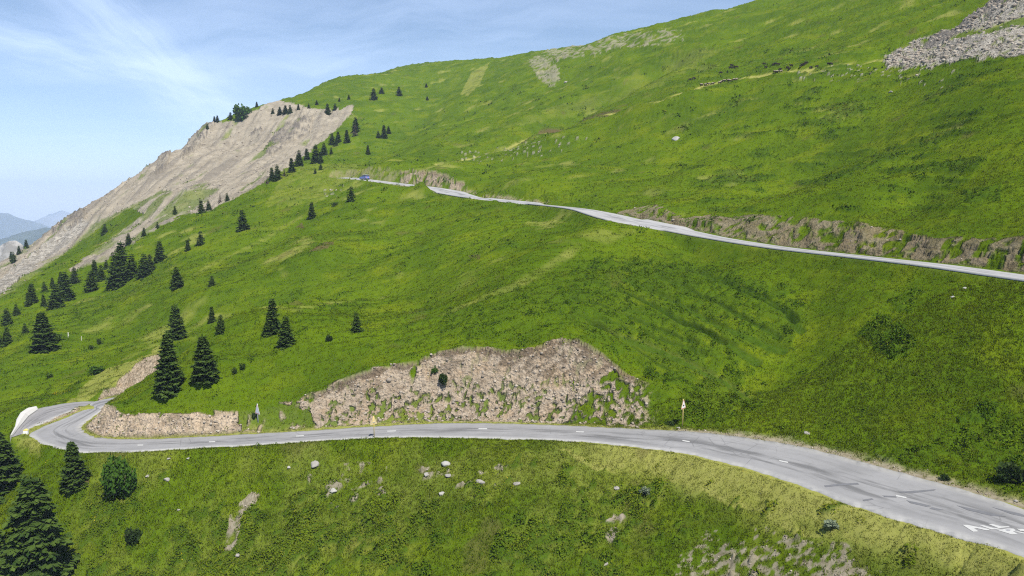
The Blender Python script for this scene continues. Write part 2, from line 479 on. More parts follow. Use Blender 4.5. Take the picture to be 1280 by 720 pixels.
def inside(poly, jx=0, y0=0, y1=1e9):
    """1 inside an outline walked on the ground; jx makes the edge ragged"""
    sc = jx * np.clip(120.0 / YY, .4, 2)
    px = PXV + wob[0] * sc; py = PYV + wob[1] * sc * .7
    xs = [p[0] for p in poly]; ys = [p[1] for p in poly]
    m = (px > min(xs)) & (px < max(xs)) & (py > min(ys)) & (py < max(ys)) & (YY > y0) & (YY < y1)
    r = np.zeros(XX.shape, np.float32)
    qx = px[m]; qy = py[m]; c = np.zeros(qx.shape, bool)
    n = len(poly)
    for i in range(n):
        ax, ay = poly[i]; bx, by = poly[(i + 1) % n]
        if ay == by: continue
        c ^= ((ay > qy) != (by > qy)) & (qx < (bx - ax) * (qy - ay) / (by - ay) + ax)
    r[m] = c
    return r


n_big = fbm2(XX / 14, YY / 14, 4, 51); n_mid = fbm2(XX / 4.2, YY / 4.2, 4, 55); n_sm = fbm2(XX / 1.3, YY / 1.3, 3, 59)
ROCK = np.clip(cutmask * smooth(n_mid + n_sm * .6 + .42 * (cutmask > 0), -.22, -.05), 0, 1)
ROCK *= 1 - .95 * inside([(299, 495), (345, 495), (372, 508), (385, 545), (297, 548)], 26, 60, 110) * smooth(n_sm, -.45, -.1)
ROCK *= 1 - inside([(760, 470), (850, 480), (860, 545), (770, 545), (700, 530)], 30, 60, 110) * smooth(.8 * fbm2(XX / .7, YY / .5, 3, 64) + .5 * n_sm + .4 * n_mid, -.2, .08)
ROCK *= 1 - smooth(PXV + 25 * n_mid, 785, 830) * (YY < 90)
ROCK *= 1 - smooth(PXV, 200, 210) * (YY > 97) * (dL < 30)
cutpoly = inside([(770, 266), (800, 258), (819, 256), (858, 271), (897, 270), (948, 269), (1014, 273), (1073, 277), (1131, 290), (1171, 300), (1210, 299), (1300, 296), (1400, 300), (1400, 362), (1290, 345), (1171, 329), (1073, 320), (975, 310), (897, 299), (839, 288)], 6, 55, 150)
rocku = np.maximum(cutmask_u, cutpoly * smooth(dU, .3, .8) * .9) * smooth(n_sm + n_mid * .7 + rk1 * .5, -.3, .1)
rocku = rocku * np.where((PXV > 582) & (PXV < 735), (1 - smooth(dU, .9, 1.8)) * .8, 1)
ROCK = np.maximum(ROCK, rocku * np.where((PXV > 505) & (PXV < 720), .95, np.where(PXV < 500, .35, .85)) * smooth(.8 * fbm2(XX / 3.2, cutu / .9 + YY / 12, 4, 121) + .4 * n_mid + .2 * n_sm + np.where(PXV > 720, .42 + .25 * (PXV > 1210), .55), -.15, .15))
lowhalf = (1 - smooth(cut, 2.2, 4.5)) * smooth(PXV, 300, 420)
n_xs = fbm2(XX / .62, YY / .5, 3, 63)
ROCK *= 1 - .9 * smooth(.8 * n_xs + .5 * n_sm + .6 * n_mid + .16 * lowhalf, .2, .36) * np.where(dL < 20, .3 + .7 * lowhalf, 0) * (YY < 100)
# scree ridge
tan = inside([(345, 124), (390, 136), (425, 137), (442, 130), (440, 142), (412, 170), (380, 195), (340, 222), (315, 238), (300, 245), (265, 262), (225, 270), (185, 292),
              (140, 320), (100, 340), (86, 338), (120, 312), (160, 283), (182, 268), (165, 260), (135, 276), (100, 303), (60, 332), (30, 354), (-60, 415),
              (-60, 360), (0, 318), (30, 300), (60, 282), (100, 260), (150, 224), (200, 186), (255, 150), (266, 152), (290, 152), (315, 140)], 9, 180, 700)
g = np.array([np.sum(tan * np.gradient(Zt, axis=1) / np.gradient(XX, axis=1)), 0]) / max(tan.sum(), 1)
pA = hit_on(Zt, 352, 185, 150, 800); pB = hit_on(Zt, 215, 278, 150, 800)
fall = (pB - pA)[:2]; fall /= np.linalg.norm(fall)
sco = XX * -fall[1] + YY * fall[0]; alo = XX * fall[0] + YY * fall[1]
streak = fbm2(sco / 9, alo / 90, 4, 61)
gray = inside([(0, 347), (37, 322), (82, 287), (105, 275), (112, 282), (82, 308), (50, 328), (25, 350), (-40, 400), (-60, 390)], 5, 180, 700)
streak2 = fbm2(sco / 4.5 + 40, alo / 55, 4, 67)
tan *= 1 - .75 * smooth(streak + .4 * n_big + .35 * inside([(60, 340), (120, 280), (200, 240), (290, 235), (200, 290)], 10, 180, 700), .2, .42)
gr_chute = inside([(75, 322), (130, 284), (160, 264), (183, 268), (140, 297), (107, 320), (87, 336), (50, 365), (-20, 400), (-20, 375), (37, 342)], 5, 150, 700)
tan *= 1 - .85 * gr_chute
SCREE = np.maximum(tan, gray)
far_scree = inside([(1103, 72), (1135, 57), (1165, 44), (1190, 38), (1202, 32), (1222, 16), (1245, 0), (1300, -18), (1420, -40), (1420, 60), (1300, 66), (1240, 74), (1170, 82), (1110, 86)], 22, 90, 400)
far_scree *= 1 - .7 * smooth(n_sm + .7 * n_mid, .2, .42)
far_scree *= 1 - .9 * inside([(1180, 45), (1240, 33), (1300, 17), (1300, 25), (1240, 41), (1190, 51)], 8, 90, 400)
GRAY = np.maximum(gray, far_scree)
SCREE = np.maximum(SCREE, far_scree)
outc = inside([(660, 76), (690, 58), (740, 50), (790, 40), (850, 36), (858, 48), (830, 56), (770, 60), (740, 70), (700, 74), (700, 100), (692, 110), (676, 104)], 10, 200, 800)
outc *= smooth(n_mid + streak * .4, -.05, .2) * .6
pale = inside([(672, 80), (690, 72), (699, 92), (694, 108), (680, 105)], 6, 200, 800)
SCREE = np.maximum(SCREE, np.maximum(outc, pale * .6 * smooth(n_mid + .5 * n_sm, -.35, .1)))
stones = inside([(540, 196), (600, 188), (650, 180), (700, 170), (735, 172), (690, 196), (600, 204)], 8, 150, 320) * .5
stones = np.maximum(stones, inside([(990, 88), (1050, 80), (1110, 82), (1200, 84), (1180, 110), (1110, 104), (1000, 100)], 8, 100, 320) * .5)
stones = np.maximum(stones, inside([(395, 240), (440, 228), (440, 236), (410, 250)], 4, 150, 320) * .8)
cellr, cellv = cell2(XX / 1.6, YY / 1.6, 5)
STONE = ((cellr < .1 + .22 * cellv) & (cellv > .74)).astype(np.float32)
SCREE = np.maximum(SCREE, STONE * (stones > .3) * .6); GRAY = np.maximum(GRAY, STONE * (stones > .3))
# terrace path across the upper pasture
PATH = [(545, 207), (575, 201), (610, 192), (640, 183), (690, 165), (760, 142), (830, 124), (880, 106.5), (930, 97), (1000, 87), (1060, 80), (1105, 74)]


def groove(pix, depth, width, ymin, ymax, bank=0.0):
    global Zt
    P = [hit_on(Zt, a, b, ymin, ymax) for a, b in pix]
    P = [p for p in P if p is not None]
    C, Hh = resample(P, [width / 2] * len(P), 2.5)
    D, Zz, _, _ = near_dist(C, Hh, 12)
    w = 1 - smooth(D, 0, width * .7)
    Zt = Zt - depth * w * (1 + .5 * n_sm)
    if bank:
        cz = Zz + np.maximum(D - .3, 0) * 1.1
        m = (D < 6)
        Zt = np.where(m, np.minimum(Zt, cz + .5 * rk1), Zt)
    return D


dP = groove(PATH, .25, 2.0, 130, 330, 1)
TRAIL = 1 - smooth(dP, .1, .9)
ERO = (1 - smooth(dP, 1.0, 3.0)) * smooth(dP, .2, .8) * inside([(640, 183), (690, 152), (735, 140), (780, 128), (780, 140), (735, 156), (690, 172)], 6, 130, 330)
GROOVE = (TRAIL * .9).astype(np.float32)
DRY = (TRAIL * (1.0 + .3 * n_sm)).astype(np.float32); SHRUB = np.zeros(XX.shape, np.float32); RED = np.zeros(XX.shape, np.float32)
for pix, w, pl in [([(780, 348), (820, 367), (860, 385), (900, 408), (940, 425), (980, 437)], .8, 0), ([(780, 385), (830, 398), (870, 412), (900, 425), (945, 452)], .8, 0),
                   ([(740, 404), (770, 418), (800, 430), (840, 446), (870, 460), (905, 478), (935, 497)], .9, 1), ([(880, 345), (915, 358), (945, 372), (985, 395), (1002, 415)], .7, 0),
                   ([(720, 395), (760, 402), (800, 415), (850, 432), (880, 445)], .6, 0), ([(770, 362), (810, 380), (850, 400), (890, 420)], .5, 0), ([(735, 352), (790, 373), (850, 402), (905, 433)], .5, 0), ([(820, 345), (880, 371), (930, 398), (975, 424)], .5, 0), ([(852, 336), (910, 352), (960, 375), (996, 402)], .5, 0), ([(715, 373), (760, 386), (820, 409), (870, 430)], .5, 0), ([(700, 392), (750, 412), (800, 441), (850, 468)], .45, 0)]:
    d = groove(pix, .55, w * .8, 60, 140); GROOVE = np.maximum(GROOVE, 1 - smooth(d, 0, .3)); SHRUB = np.maximum(SHRUB, .95 * (1 - smooth(d, .05, .35)))  # shade in the grooves is painted in with the dark shrub colour
    RED = np.maximum(RED, (1 - smooth(d, 0, .3)) * (.45 if not pl else .1) * smooth(n_sm + .4, -.1, .3)); pass
    if pl: DRY = np.maximum(DRY, (1 - smooth(d, 0, .5)) * (.55 + .4 * n_sm))
for pix in [[(160, 447), (200, 430), (240, 410), (280, 395), (340, 384), (400, 381), (480, 372)], [(240, 345), (280, 322), (330, 300), (380, 268)], [(550, 395), (600, 375), (660, 350), (720, 310)]]:
    P = [hit_on(Zt, a, b, 60, 300) for a, b in pix]; P = [p for p in P if p is not None]
    C, Hh = resample(P, [.4] * len(P), 2.5); d, _, _, _ = near_dist(C, Hh, 6)
    DRY = np.maximum(DRY, (1 - smooth(d, 0, 1.1)) * (.26 + .5 * n_mid))
for poly, v, j in [([(1070, 415), (1100, 402), (1140, 408), (1135, 432), (1110, 456), (1090, 440)], .95, 18), ([(1195, 522), (1228, 508), (1256, 511), (1240, 529), (1200, 534)], .95, 10),
                   ([(1085, 548), (1160, 540), (1290, 533), (1290, 606), (1250, 600), (1200, 565), (1120, 572)], .55, 30), ([(690, 345), (760, 325), (850, 328), (930, 345), (1000, 375), (1012, 395), (985, 440), (935, 430), (940, 470), (900, 500), (860, 480), (800, 455), (740, 430), (700, 400)], .62, 30),
                   ([(1205, 240), (1250, 233), (1252, 250), (1215, 256)], .8, 10), ([(830, 530), (860, 490), (900, 478), (950, 500), (900, 530)], .5, 20), ([(1110, 375), (1150, 370), (1150, 385), (1115, 388)], .6, 14),
                   ([(560, 392), (640, 350), (700, 350), (720, 420), (640, 425), (560, 420)], .45, 30), ([(80, 610), (150, 600), (160, 680), (90, 680)], .6, 20)]:
    SHRUB = np.maximum(SHRUB, v * inside(poly, j, 35, 260) * smooth(n_sm + n_mid * .5 + (.35 if v > .7 else .15), -.25, .1))
onbank = (YY < yroad[None] + 1) & (PX0 > 30)
bankshrub = smooth(.7 * n_mid + .6 * n_sm + .5 * n_big - .2 + np.interp(PXV, [0, 300, 640, 760, 1000, 1280], [.1, .2, .16, .16, -.05, -.3]) + np.interp(PYV, [550, 600, 640], [-.5, -.2, .05]), .05, .22)
SHRUB = np.maximum(SHRUB, np.where(onbank, bankshrub * .9, 0))
contour = fbm2(XX / 7.5, Zt / 1.3 + YY / 30, 4, 101)
hillshrub = smooth(contour * .9 + n_big * .9, .16, .34) * smooth(YY, 85, 110) * smooth(PXV, 700, 960) * .85
SHRUB = np.maximum(SHRUB, np.where((PYV < 300) & (PYV > 60) & ~onbank, hillshrub, 0))
SHRUB = np.maximum(SHRUB, inside([(30, 445), (0, 470), (0, 415), (60, 405), (100, 388), (150, 352), (200, 330), (245, 265), (290, 245), (250, 285), (205, 345), (110, 402), (80, 440)], 12, 110, 400) * .5 * smooth(n_mid, -.1, .2))
SHRUB = np.maximum(SHRUB, inside([(290, 152), (320, 143), (350, 130), (380, 132), (430, 118), (436, 130), (410, 143), (370, 144), (340, 148)], 8, 250, 700) * .7 * smooth(n_mid, -.2, .15))
DRY = np.maximum(DRY, np.where(onbank, (1 - smooth(dL + 1.5 * n_mid, 1.2, 4.2)) * smooth(PXV, 640, 800) * .85, (1 - smooth(dL + n_sm, .4, 1.6)) * .7))
DRY = np.maximum(DRY, inside([(690, 560), (800, 572), (930, 605), (1080, 680), (1000, 670), (880, 620), (760, 590)], 16, 35, 80) * (.65 + .5 * n_sm))
DRY = np.maximum(DRY, inside([(620, 160), (760, 110), (850, 62), (905, 62), (830, 105), (720, 145)], 20, 180, 500) * (.15 + .4 * n_big))
DRY = np.maximum(DRY, inside([(330, 260), (360, 205), (440, 205), (470, 215), (420, 235), (395, 255)], 14, 150, 400) * (.2 + .4 * n_mid))
DRY = np.maximum(DRY, inside([(95, 500), (120, 470), (205, 430), (215, 440), (100, 506), (55, 510)], 8, 90, 135) * .6)
DRY = np.maximum(DRY, inside([(575, 118), (590, 90), (612, 78), (600, 105), (585, 120)], 5, 300, 700) * .5)
DRY = np.maximum(DRY, smooth(n_big, .25, .5) * .5 * smooth(YY, 90, 140))
DRY = np.maximum(DRY, STONE * (stones > 0) * 0)
DRY = np.maximum(DRY, np.where(onbank, smooth(n_big * .8 + n_mid * .5 + .05, -.1, .5) * .34, 0))
SOIL = inside([(850, 690), (880, 660), (960, 665), (1060, 690), (1110, 715), (1120, 760), (860, 760)], 26, 30, 60) * smooth(.9 * n_xs + .5 * n_sm + .4 * n_mid, -.06, .12) * .85
SOIL = np.maximum(SOIL, inside([(755, 655), (775, 640), (790, 650), (770, 680)], 12, 30, 70) * smooth(n_sm, -.1, .1))
SOIL = np.maximum(SOIL, inside([(276, 688), (290, 650), (318, 615), (328, 618), (305, 655), (294, 690)], 9, 50, 80) * smooth(n_sm, -.3, 0) * .9)
SOIL = np.maximum(SOIL, inside([(440, 575), (520, 585), (640, 575), (620, 610), (540, 625), (420, 640), (390, 600)], 20, 50, 80) * smooth(n_sm + .6 * n_mid, .24, .4) * .8)
SOIL = np.maximum(SOIL, inside([(380, 480), (440, 530), (380, 545)], 8, 60, 100) * .0)
RED = np.maximum(RED, ERO)
shw = np.interp(PXV, [840, 960, 1120, 1280], [.9, 1.9, 1.7, 1.0])
SOIL = np.maximum(SOIL, np.where(~onbank & (dL > .0) & (PXV > 840), (1 - smooth(dL + .6 * n_sm, .3 * shw, shw)) * .9, 0))
SOIL = np.maximum(SOIL, np.where((dU < 3), (1 - smooth(dU + .5 * n_sm, .1, .8)) * np.where(rocku > .05, .5, .04), 0))
for poly, j in [([(385, 315), (405, 303), (420, 303), (400, 316)], 5), ([(586, 319), (600, 319), (600, 325), (588, 325)], 2), ([(88, 605), (110, 596), (108, 606)], 6), ([(115, 612), (128, 604), (130, 612)], 5),
                ([(370, 285), (378, 278), (380, 285)], 3)]:
    RED = np.maximum(RED, inside(poly, j, 40, 300) * .9)
RED = np.maximum(RED, np.where(onbank, smooth(fbm2(XX / 7, YY / 7, 3, 83), .3, .5) * .5, smooth(fbm2(XX / 9, YY / 9, 4, 87), .38, .55) * .45))
RED = np.maximum(RED, ROCK * inside([(90, 500), (310, 495), (310, 560), (90, 560)], 4, 60, 100) * .8)
FLOW = np.maximum(inside([(62, 498), (72, 488), (88, 486), (92, 493), (72, 500)], 6, 80, 130), inside([(56, 578), (66, 565), (76, 570), (66, 582)], 6, 60, 95))
# ------------------------------------------------------------------ fine relief
grassy = 1 - np.clip(ROCK + SCREE + SOIL, 0, 1)
onroad = np.minimum(np.minimum(dL, dY), dU)
free = smooth(onroad, .1, 1.3)
ga = np.where(YY < 160, 1, 1 + (YY - 160) / 200)
creep = fbm2((XX * .8 + YY * .6) / 7.0, (YY * .8 - XX * .6) / 2.0, 4, 71)
q1 = hit_on(Zt, 400, 372, 60, 300); q2 = hit_on(Zt, 570, 318, 60, 300); e1 = (q2 - q1)[:2] / np.linalg.norm((q2 - q1)[:2])
q1 = hit_on(Zt, 780, 385, 60, 160); q2 = hit_on(Zt, 945, 452, 60, 160); e2 = (q2 - q1)[:2] / np.linalg.norm((q2 - q1)[:2])
def along(e, la, lb, seed): return fbm2((XX * e[0] + YY * e[1]) / la, (YY * e[0] - XX * e[1]) / lb, 4, seed)
c1 = along(e1, 13, 2.6, 111); c2 = along(e2, 12, 1.7, 113)
wl_ = 1 - smooth(PXV, 690, 800); wr_ = smooth(PXV, 690, 780) * (1 - smooth(PXV, 980, 1040)) * (YY < 125)
creep = c1 * wl_ + c2 * wr_ + (1 - wl_ - wr_) * contour
SHRUB = np.maximum(SHRUB, smooth(c1 + .5 * n_mid, .12, .4) * wl_ * (~onbank) * .55 * (YY > 80))
Zt += free * grassy * np.where(onbank, .25, 1) * (.24 * fbm2(XX / 3.2, YY / 3.2, 4, 73) + .42 * creep + .13 * n_sm * np.clip(YY / 90, .4, 1)) * ga
Zt += free * SHRUB * (.28 + .3 * np.abs(n_sm))
_, bigv = cell2(XX / 1.9 + rk1, YY / 1.3 + rk2 * .5, 14)
cd, cv = cell2(XX / .75 + rk2 * .5, YY / .55 + rk1 * .4, 9)
Zt += smooth(dL, .4, 1.6) * ROCK * (.18 * rk2 + .16 * (cv - .5) + .16 * (bigv - .5)) * np.where(YY > 100, 0.6, 1)
big, bv = cell2(XX / 2.2, YY / 2.2, 12)
Zt += SCREE * (np.where(YY > 180, 1.0 * fbm2(sco / 7, alo / 22, 4, 91) + 1.8 * streak + 1.5 * streak2, .0) + .35 * bv + .25 * n_sm)
crag = inside([(330, 190), (345, 168), (372, 150), (390, 145), (388, 165), (360, 178), (340, 195)], 8, 250, 600) + inside([(312, 168), (328, 158), (325, 172)], 6, 250, 600) + inside([(200, 188), (214, 190), (206, 215), (194, 222)], 4, 250, 600) + inside([(255, 158), (270, 155), (250, 182), (225, 200), (235, 180)], 5, 300, 600) \
    + inside([(60, 290), (80, 275), (105, 264), (105, 275), (80, 290)], 6, 250, 600)
crag = np.clip(crag, 0, 1)
Zt += crag * (2.2 * np.abs(fbm2(XX / 4, YY / 4, 4, 97)) + 1.0)
crag_r = inside([(1150, 62), (1165, 44), (1190, 38), (1202, 30), (1222, 14), (1250, -3), (1270, 0), (1220, 26), (1190, 48)], 8, 90, 400)
Zt += crag_r * (1.0 * np.abs(fbm2(XX / 2, YY / 2, 4, 98)) + .3)
SCREE = np.maximum(SCREE, crag_r)
DARK = np.maximum(np.maximum(crag * .95 * smooth(n_mid + n_sm + .5 * streak, -.12, .2), crag_r * .7), np.where(ROCK > .3, smooth(rk1 + strata * .6, .15, .45) * .6, 0))
DARK = np.maximum(DARK, np.where(dL < 20, LIPM * ROCK, 0) * .95)  # shadow under the turf lip painted in, together with dark topsoil
DARK = np.maximum(DARK, np.where(dU < 14, LIPU * ROCK, 0) * .95)  # same painted lip shadow and topsoil on the upper road cuts
DARK = np.maximum(DARK, ROCK * inside([(600, 438), (680, 424), (750, 436), (770, 455), (745, 475), (690, 470), (620, 452)], 16, 60, 100) * smooth(strata + .6 * rk1 + .3 * rk2, -.12, .12) * .85)
DARK = np.maximum(DARK, np.maximum(ERO * .0, tan * smooth(streak2, .05, .35) * .5))
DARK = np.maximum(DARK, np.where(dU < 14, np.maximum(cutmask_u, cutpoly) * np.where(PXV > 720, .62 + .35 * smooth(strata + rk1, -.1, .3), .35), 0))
# skyline rocks on the ridge
ridge = smooth(streak + n_mid, .1, .5) * inside([(0, 335), (50, 296), (100, 262), (150, 230), (200, 192), (215, 190), (210, 205), (150, 245), (100, 280), (50, 315), (0, 350)], 6, 280, 460)
Zt += ridge * 2.5 * np.abs(fbm2(XX / 5, YY / 5, 3, 99))

# ------------------------------------------------------------------ object helpers
def tag(o, label=None, cat=None, group=None, kind=None):
    if label: o['label'] = label
    if cat: o['category'] = cat
    if group: o['group'] = group
    if kind: o['kind'] = kind
    return o


def new_mesh(name, V, F, mat=None, parent=None, smooth_=False, colors=None, uv=None):
    """F: (n,k) int array with constant k, or a list of faces"""
    me = bpy.data.meshes.new(name)
    V = np.asarray(V, np.float32)
    if isinstance(F, np.ndarray):
        n, k = F.shape
        me.vertices.add(len(V)); me.vertices.foreach_set('co', V.ravel())
        me.loops.add(n * k); me.loops.foreach_set('vertex_index', F.astype(np.int32).ravel())
        me.polygons.add(n)
        me.polygons.foreach_set('loop_start', (np.arange(n) * k).astype(np.int32))
        me.polygons.foreach_set('loop_total', np.full(n, k, np.int32))
        me.update(calc_edges=True)
    else:
        me.from_pydata([tuple(v) for v in V], [], [tuple(f) for f in F]); me.update()
    if smooth_:
        me.polygons.foreach_set('use_smooth', np.ones(len(me.polygons), bool))
    for nm, c in (colors or {}).items():
        at_ = me.color_attributes.new(nm, 'FLOAT_COLOR', 'POINT')
        at_.data.foreach_set('color', np.ascontiguousarray(c, np.float32).ravel())
    if mat is not None:
        for m in (mat if isinstance(mat, (list, tuple)) else [mat]):
            me.materials.append(m)
    o = bpy.data.objects.new(name, me); COL.objects.link(o)
    if parent is not None: o.parent = parent
    return o


def empty(name, loc, rz=0.0):
    o = bpy.data.objects.new(name, None); COL.objects.link(o)
    o.location = loc; o.rotation_euler = (0, 0, rz); o.empty_display_size = .3
    return o


def W(p):                         # camera-relative -> world
    return np.array([p[0], p[1], p[2] + CAMZ])


def ground(x, y):
    """terrain height (relative to the camera) by bilinear lookup"""
    x = np.asarray(x, float); y = np.asarray(y, float)
    fi = np.interp(y, ROWS, np.arange(NR)); fj = (x / y - COLS[0]) / (COLS[1] - COLS[0])
    i = np.clip(fi.astype(int), 0, NR - 2); j = np.clip(fj.astype(int), 0, NC - 2)
    ti = fi - i; tj = np.clip(fj - j, 0, 1)
    return (Zt[i, j] * (1 - ti) * (1 - tj) + Zt[i, j + 1] * (1 - ti) * tj + Zt[i + 1, j] * ti * (1 - tj) + Zt[i + 1, j + 1] * ti * tj)


def look(M, x, y):
    fi = np.interp(y, ROWS, np.arange(NR)); fj = (x / y - COLS[0]) / (COLS[1] - COLS[0])
    return M[np.clip(np.rint(fi).astype(int), 0, NR - 1), np.clip(np.rint(fj).astype(int), 0, NC - 1)]


def hit(px, py, ymin=24, ymax=1450):
    return hit_on(Zt, px, py, ymin, ymax)


# ------------------------------------------------------------------ materials
class NT:
    def __init__(self, name):
        self.m = bpy.data.materials.new(name); self.m.use_nodes = True
        self.t = self.m.node_tree; self.t.nodes.clear()
        self.out = self.n('ShaderNodeOutputMaterial')

    def n(self, typ, **kw):
        nd = self.t.nodes.new(typ)
        for k, v in kw.items():
            setattr(nd, k, v)
        return nd

    def l(self, a, b):
        self.t.links.new(a, b)

    def val(self, sock, v):
        if hasattr(v, 'links'): self.l(v, sock)
        elif isinstance(v, (tuple, list)) and len(v) == 3 and sock.type == 'RGBA': sock.default_value = (*v, 1)
        else: sock.default_value = v

    def pos(self, scale=(1, 1, 1)):
        g = self.n('ShaderNodeNewGeometry'); mp = self.n('ShaderNodeMapping')
        self.l(g.outputs['Position'], mp.inputs['Vector']); mp.inputs['Scale'].default_value = scale
        return mp.outputs[0]

    def noise(self, vec, scale, detail=4, rough=.55, dist=0.0):
        n = self.n('ShaderNodeTexNoise'); self.l(vec, n.inputs['Vector'])
        n.inputs['Scale'].default_value = scale; n.inputs['Detail'].default_value = detail; n.inputs['Roughness'].default_value = rough; n.inputs['Distortion'].default_value = dist
        return n.outputs['Fac']

    def voro(self, vec, scale, feature='F1', out='Distance'):
        n = self.n('ShaderNodeTexVoronoi', feature=feature); self.l(vec, n.inputs['Vector']); n.inputs['Scale'].default_value = scale
        return n.outputs[out]

    def ramp(self, fac, a, b, lo=0.0, hi=1.0):
        n = self.n('ShaderNodeMapRange'); self.val(n.inputs[0], fac)
        n.inputs[1].default_value = a; n.inputs[2].default_value = b; n.inputs[3].default_value = lo; n.inputs[4].default_value = hi
        return n.outputs[0]

    def mix(self, fac, a, b, blend='MIX'):
        n = self.n('ShaderNodeMix', data_type='RGBA', blend_type=blend)
        self.val(n.inputs[0], fac); self.val(n.inputs[6], a); self.val(n.inputs[7], b)
        return n.outputs[2]

    def math(self, op, a, b=0.0):
        n = self.n('ShaderNodeMath', operation=op); self.val(n.inputs[0], a); self.val(n.inputs[1], b)
        return n.outputs[0]

    def attr(self, name):
        a = self.n('ShaderNodeAttribute', attribute_name=name)
        s = self.n('ShaderNodeSeparateColor'); self.l(a.outputs['Color'], s.inputs[0])
        return s.outputs[0], s.outputs[1], s.outputs[2], a.outputs['Alpha']

    def upn(self, f):
        g = self.n('ShaderNodeNewGeometry'); v = self.n('ShaderNodeMix', data_type='VECTOR'); v.inputs[0].default_value = f
        self.l(g.outputs['Normal'], v.inputs[4]); v.inputs[5].default_value = (0, 0, 1)
        nn = self.n('ShaderNodeVectorMath', operation='NORMALIZE'); self.l(v.outputs[1], nn.inputs[0]); return nn.outputs[0]

    def bsdf(self, color, rough=.9, spec=.2, normal=None, metal=0.0, trans=0.0):
        b = self.n('ShaderNodeBsdfPrincipled')
        self.val(b.inputs['Base Color'], color); self.val(b.inputs['Roughness'], rough); b.inputs['Specular IOR Level'].default_value = spec
        b.inputs['Metallic'].default_value = metal
        if normal is not None: self.l(normal, b.inputs['Normal'])
        sh = b.outputs[0]
        if trans:
            t = self.n('ShaderNodeBsdfTranslucent'); self.val(t.inputs['Color'], color)
            if normal is not None: self.l(normal, t.inputs['Normal'])
            mx = self.n('ShaderNodeMixShader'); mx.inputs[0].default_value = trans
            self.l(sh, mx.inputs[1]); self.l(t.outputs[0], mx.inputs[2]); sh = mx.outputs[0]
        self.l(sh, self.out.inputs['Surface'])
        return self.m

    def bump(self, h, strength, dist, prev=None):
        b = self.n('ShaderNodeBump'); self.l(h, b.inputs['Height']); b.inputs['Strength'].default_value = strength; b.inputs['Distance'].default_value = dist
        if prev is not None: self.l(prev, b.inputs['Normal'])
        return b.outputs[0]


def mat_plain(name, color, rough=.7, spec=.3, noise_amt=.25, nscale=6.0, metal=0.0):
    k = NT(name); p = k.pos()
    n = k.noise(p, nscale, 4)
    c2 = tuple(min(1, c * (1 + noise_amt)) for c in color); c1 = tuple(c * (1 - noise_amt) for c in color)
    return k.bsdf(k.mix(n, c1, c2), rough, spec, None, metal)


def mat_ground():
    k = NT('alpine_ground'); p = k.pos()
    rock, scree, soil, shrub = k.attr('cover_a')
    dry, red, dark, grayf = k.attr('cover_b')
    nb = k.noise(p, .05, 4, .6); nm = k.noise(p, .32, 5, .6); ns = k.noise(p, 1.7, 5, .65); nf = k.noise(p, 7.0, 4, .7)
    g = k.mix(k.ramp(nb, .4, .6), GRASS[3], GRASS[1])
    g = k.mix(k.ramp(nm, .35, .6, 0, .7), g, GRASS[0])
    g = k.mix(k.ramp(k.noise(p, .11, 4, .6), .5, .68, 0, .8), g, GRASS[2])
    g = k.mix(k.ramp(ns, .5, .72, 0, .75), g, GRASS[3])
    g = k.mix(k.ramp(nf, .5, .75, 0, .55), g, GRASS[4])
    g = k.mix(dry, g, k.mix(ns, (.21, .22, .035), (.33, .31, .10)))
    g = k.mix(red, g, k.mix(ns, (.075, .065, .022), (.12, .085, .04)))
    g = k.mix(shrub, g, k.mix(k.ramp(ns, .35, .7), GRASS[5], GRASS[6]))
    rn = k.noise(p, .9, 6, .7); rv_ = k.n('ShaderNodeSeparateColor'); k.l(k.voro(p, 2.6, 'F1', 'Color'), rv_.inputs[0]); rv = rv_.outputs[0]; rf = k.noise(p, 5.5, 5, .75)
    rc = k.mix(k.ramp(rn, .32, .7), (.36, .275, .185), (.57, .465, .335))
    rc = k.mix(.3, rc, k.mix(rv, (.14, .105, .075), (.58, .50, .40)))
    rc = k.mix(k.ramp(rf, .56, .74, 0, .75), rc, (.15, .11, .075))
    rc = k.mix(k.ramp(k.noise(p, .35, 3), .5, .62, 0, .5), rc, (.47, .34, .21))
    rc = k.mix(k.math('MULTIPLY', red, k.ramp(rn, .35, .65)), rc, (.66, .52, .36))
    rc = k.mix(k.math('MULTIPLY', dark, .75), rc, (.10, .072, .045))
    sv = k.voro(p, .9, 'F1', 'Color'); sv2 = k.n('ShaderNodeSeparateColor'); k.l(sv, sv2.inputs[0])
    sn = k.noise(p, .16, 6, .65)
    sc_t = k.mix(k.ramp(sn, .3, .7), (.255, .22, .165), (.43, .375, .285))
    sc_g = k.mix(sv2.outputs[0], (.205, .185, .15), (.46, .42, .35))
    scc = k.mix(grayf, sc_t, sc_g)
    scc = k.mix(k.ramp(k.noise(p, .8, 5, .75), .55, .75, 0, .6), scc, (.13, .112, .09))
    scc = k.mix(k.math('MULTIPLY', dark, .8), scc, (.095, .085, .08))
    so = k.mix(k.ramp(ns, .35, .7), (.19, .155, .11), (.31, .27, .205))
    c = k.mix(scree, g, scc)
    c = k.mix(soil, c, so)
    c = k.mix(rock, c, rc)
    hard = k.math('MAXIMUM', rock, scree)
    hg = k.math('ADD', k.math('MULTIPLY', ns, .6), k.math('MULTIPLY', nf, .3))
    n1 = k.bump(hg, .4, .3)
    hr = k.math('MULTIPLY', hard, k.math('ADD', k.math('MULTIPLY', rn, .5), k.math('ADD', k.math('MULTIPLY', rf, .35), k.math('MULTIPLY', k.voro(p, 3.1), .3))))
    n2 = k.bump(hr, 1.0, .8, n1)
    m = k.bsdf(c, 1.0, .0, n2)
    return m


GRASS = [(.076, .126, .004), (.100, .150, .0045), (.132, .166, .006), (.049, .087, .004), (.060, .099, .0045), (.036, .072, .005), (.060, .104, .006)]


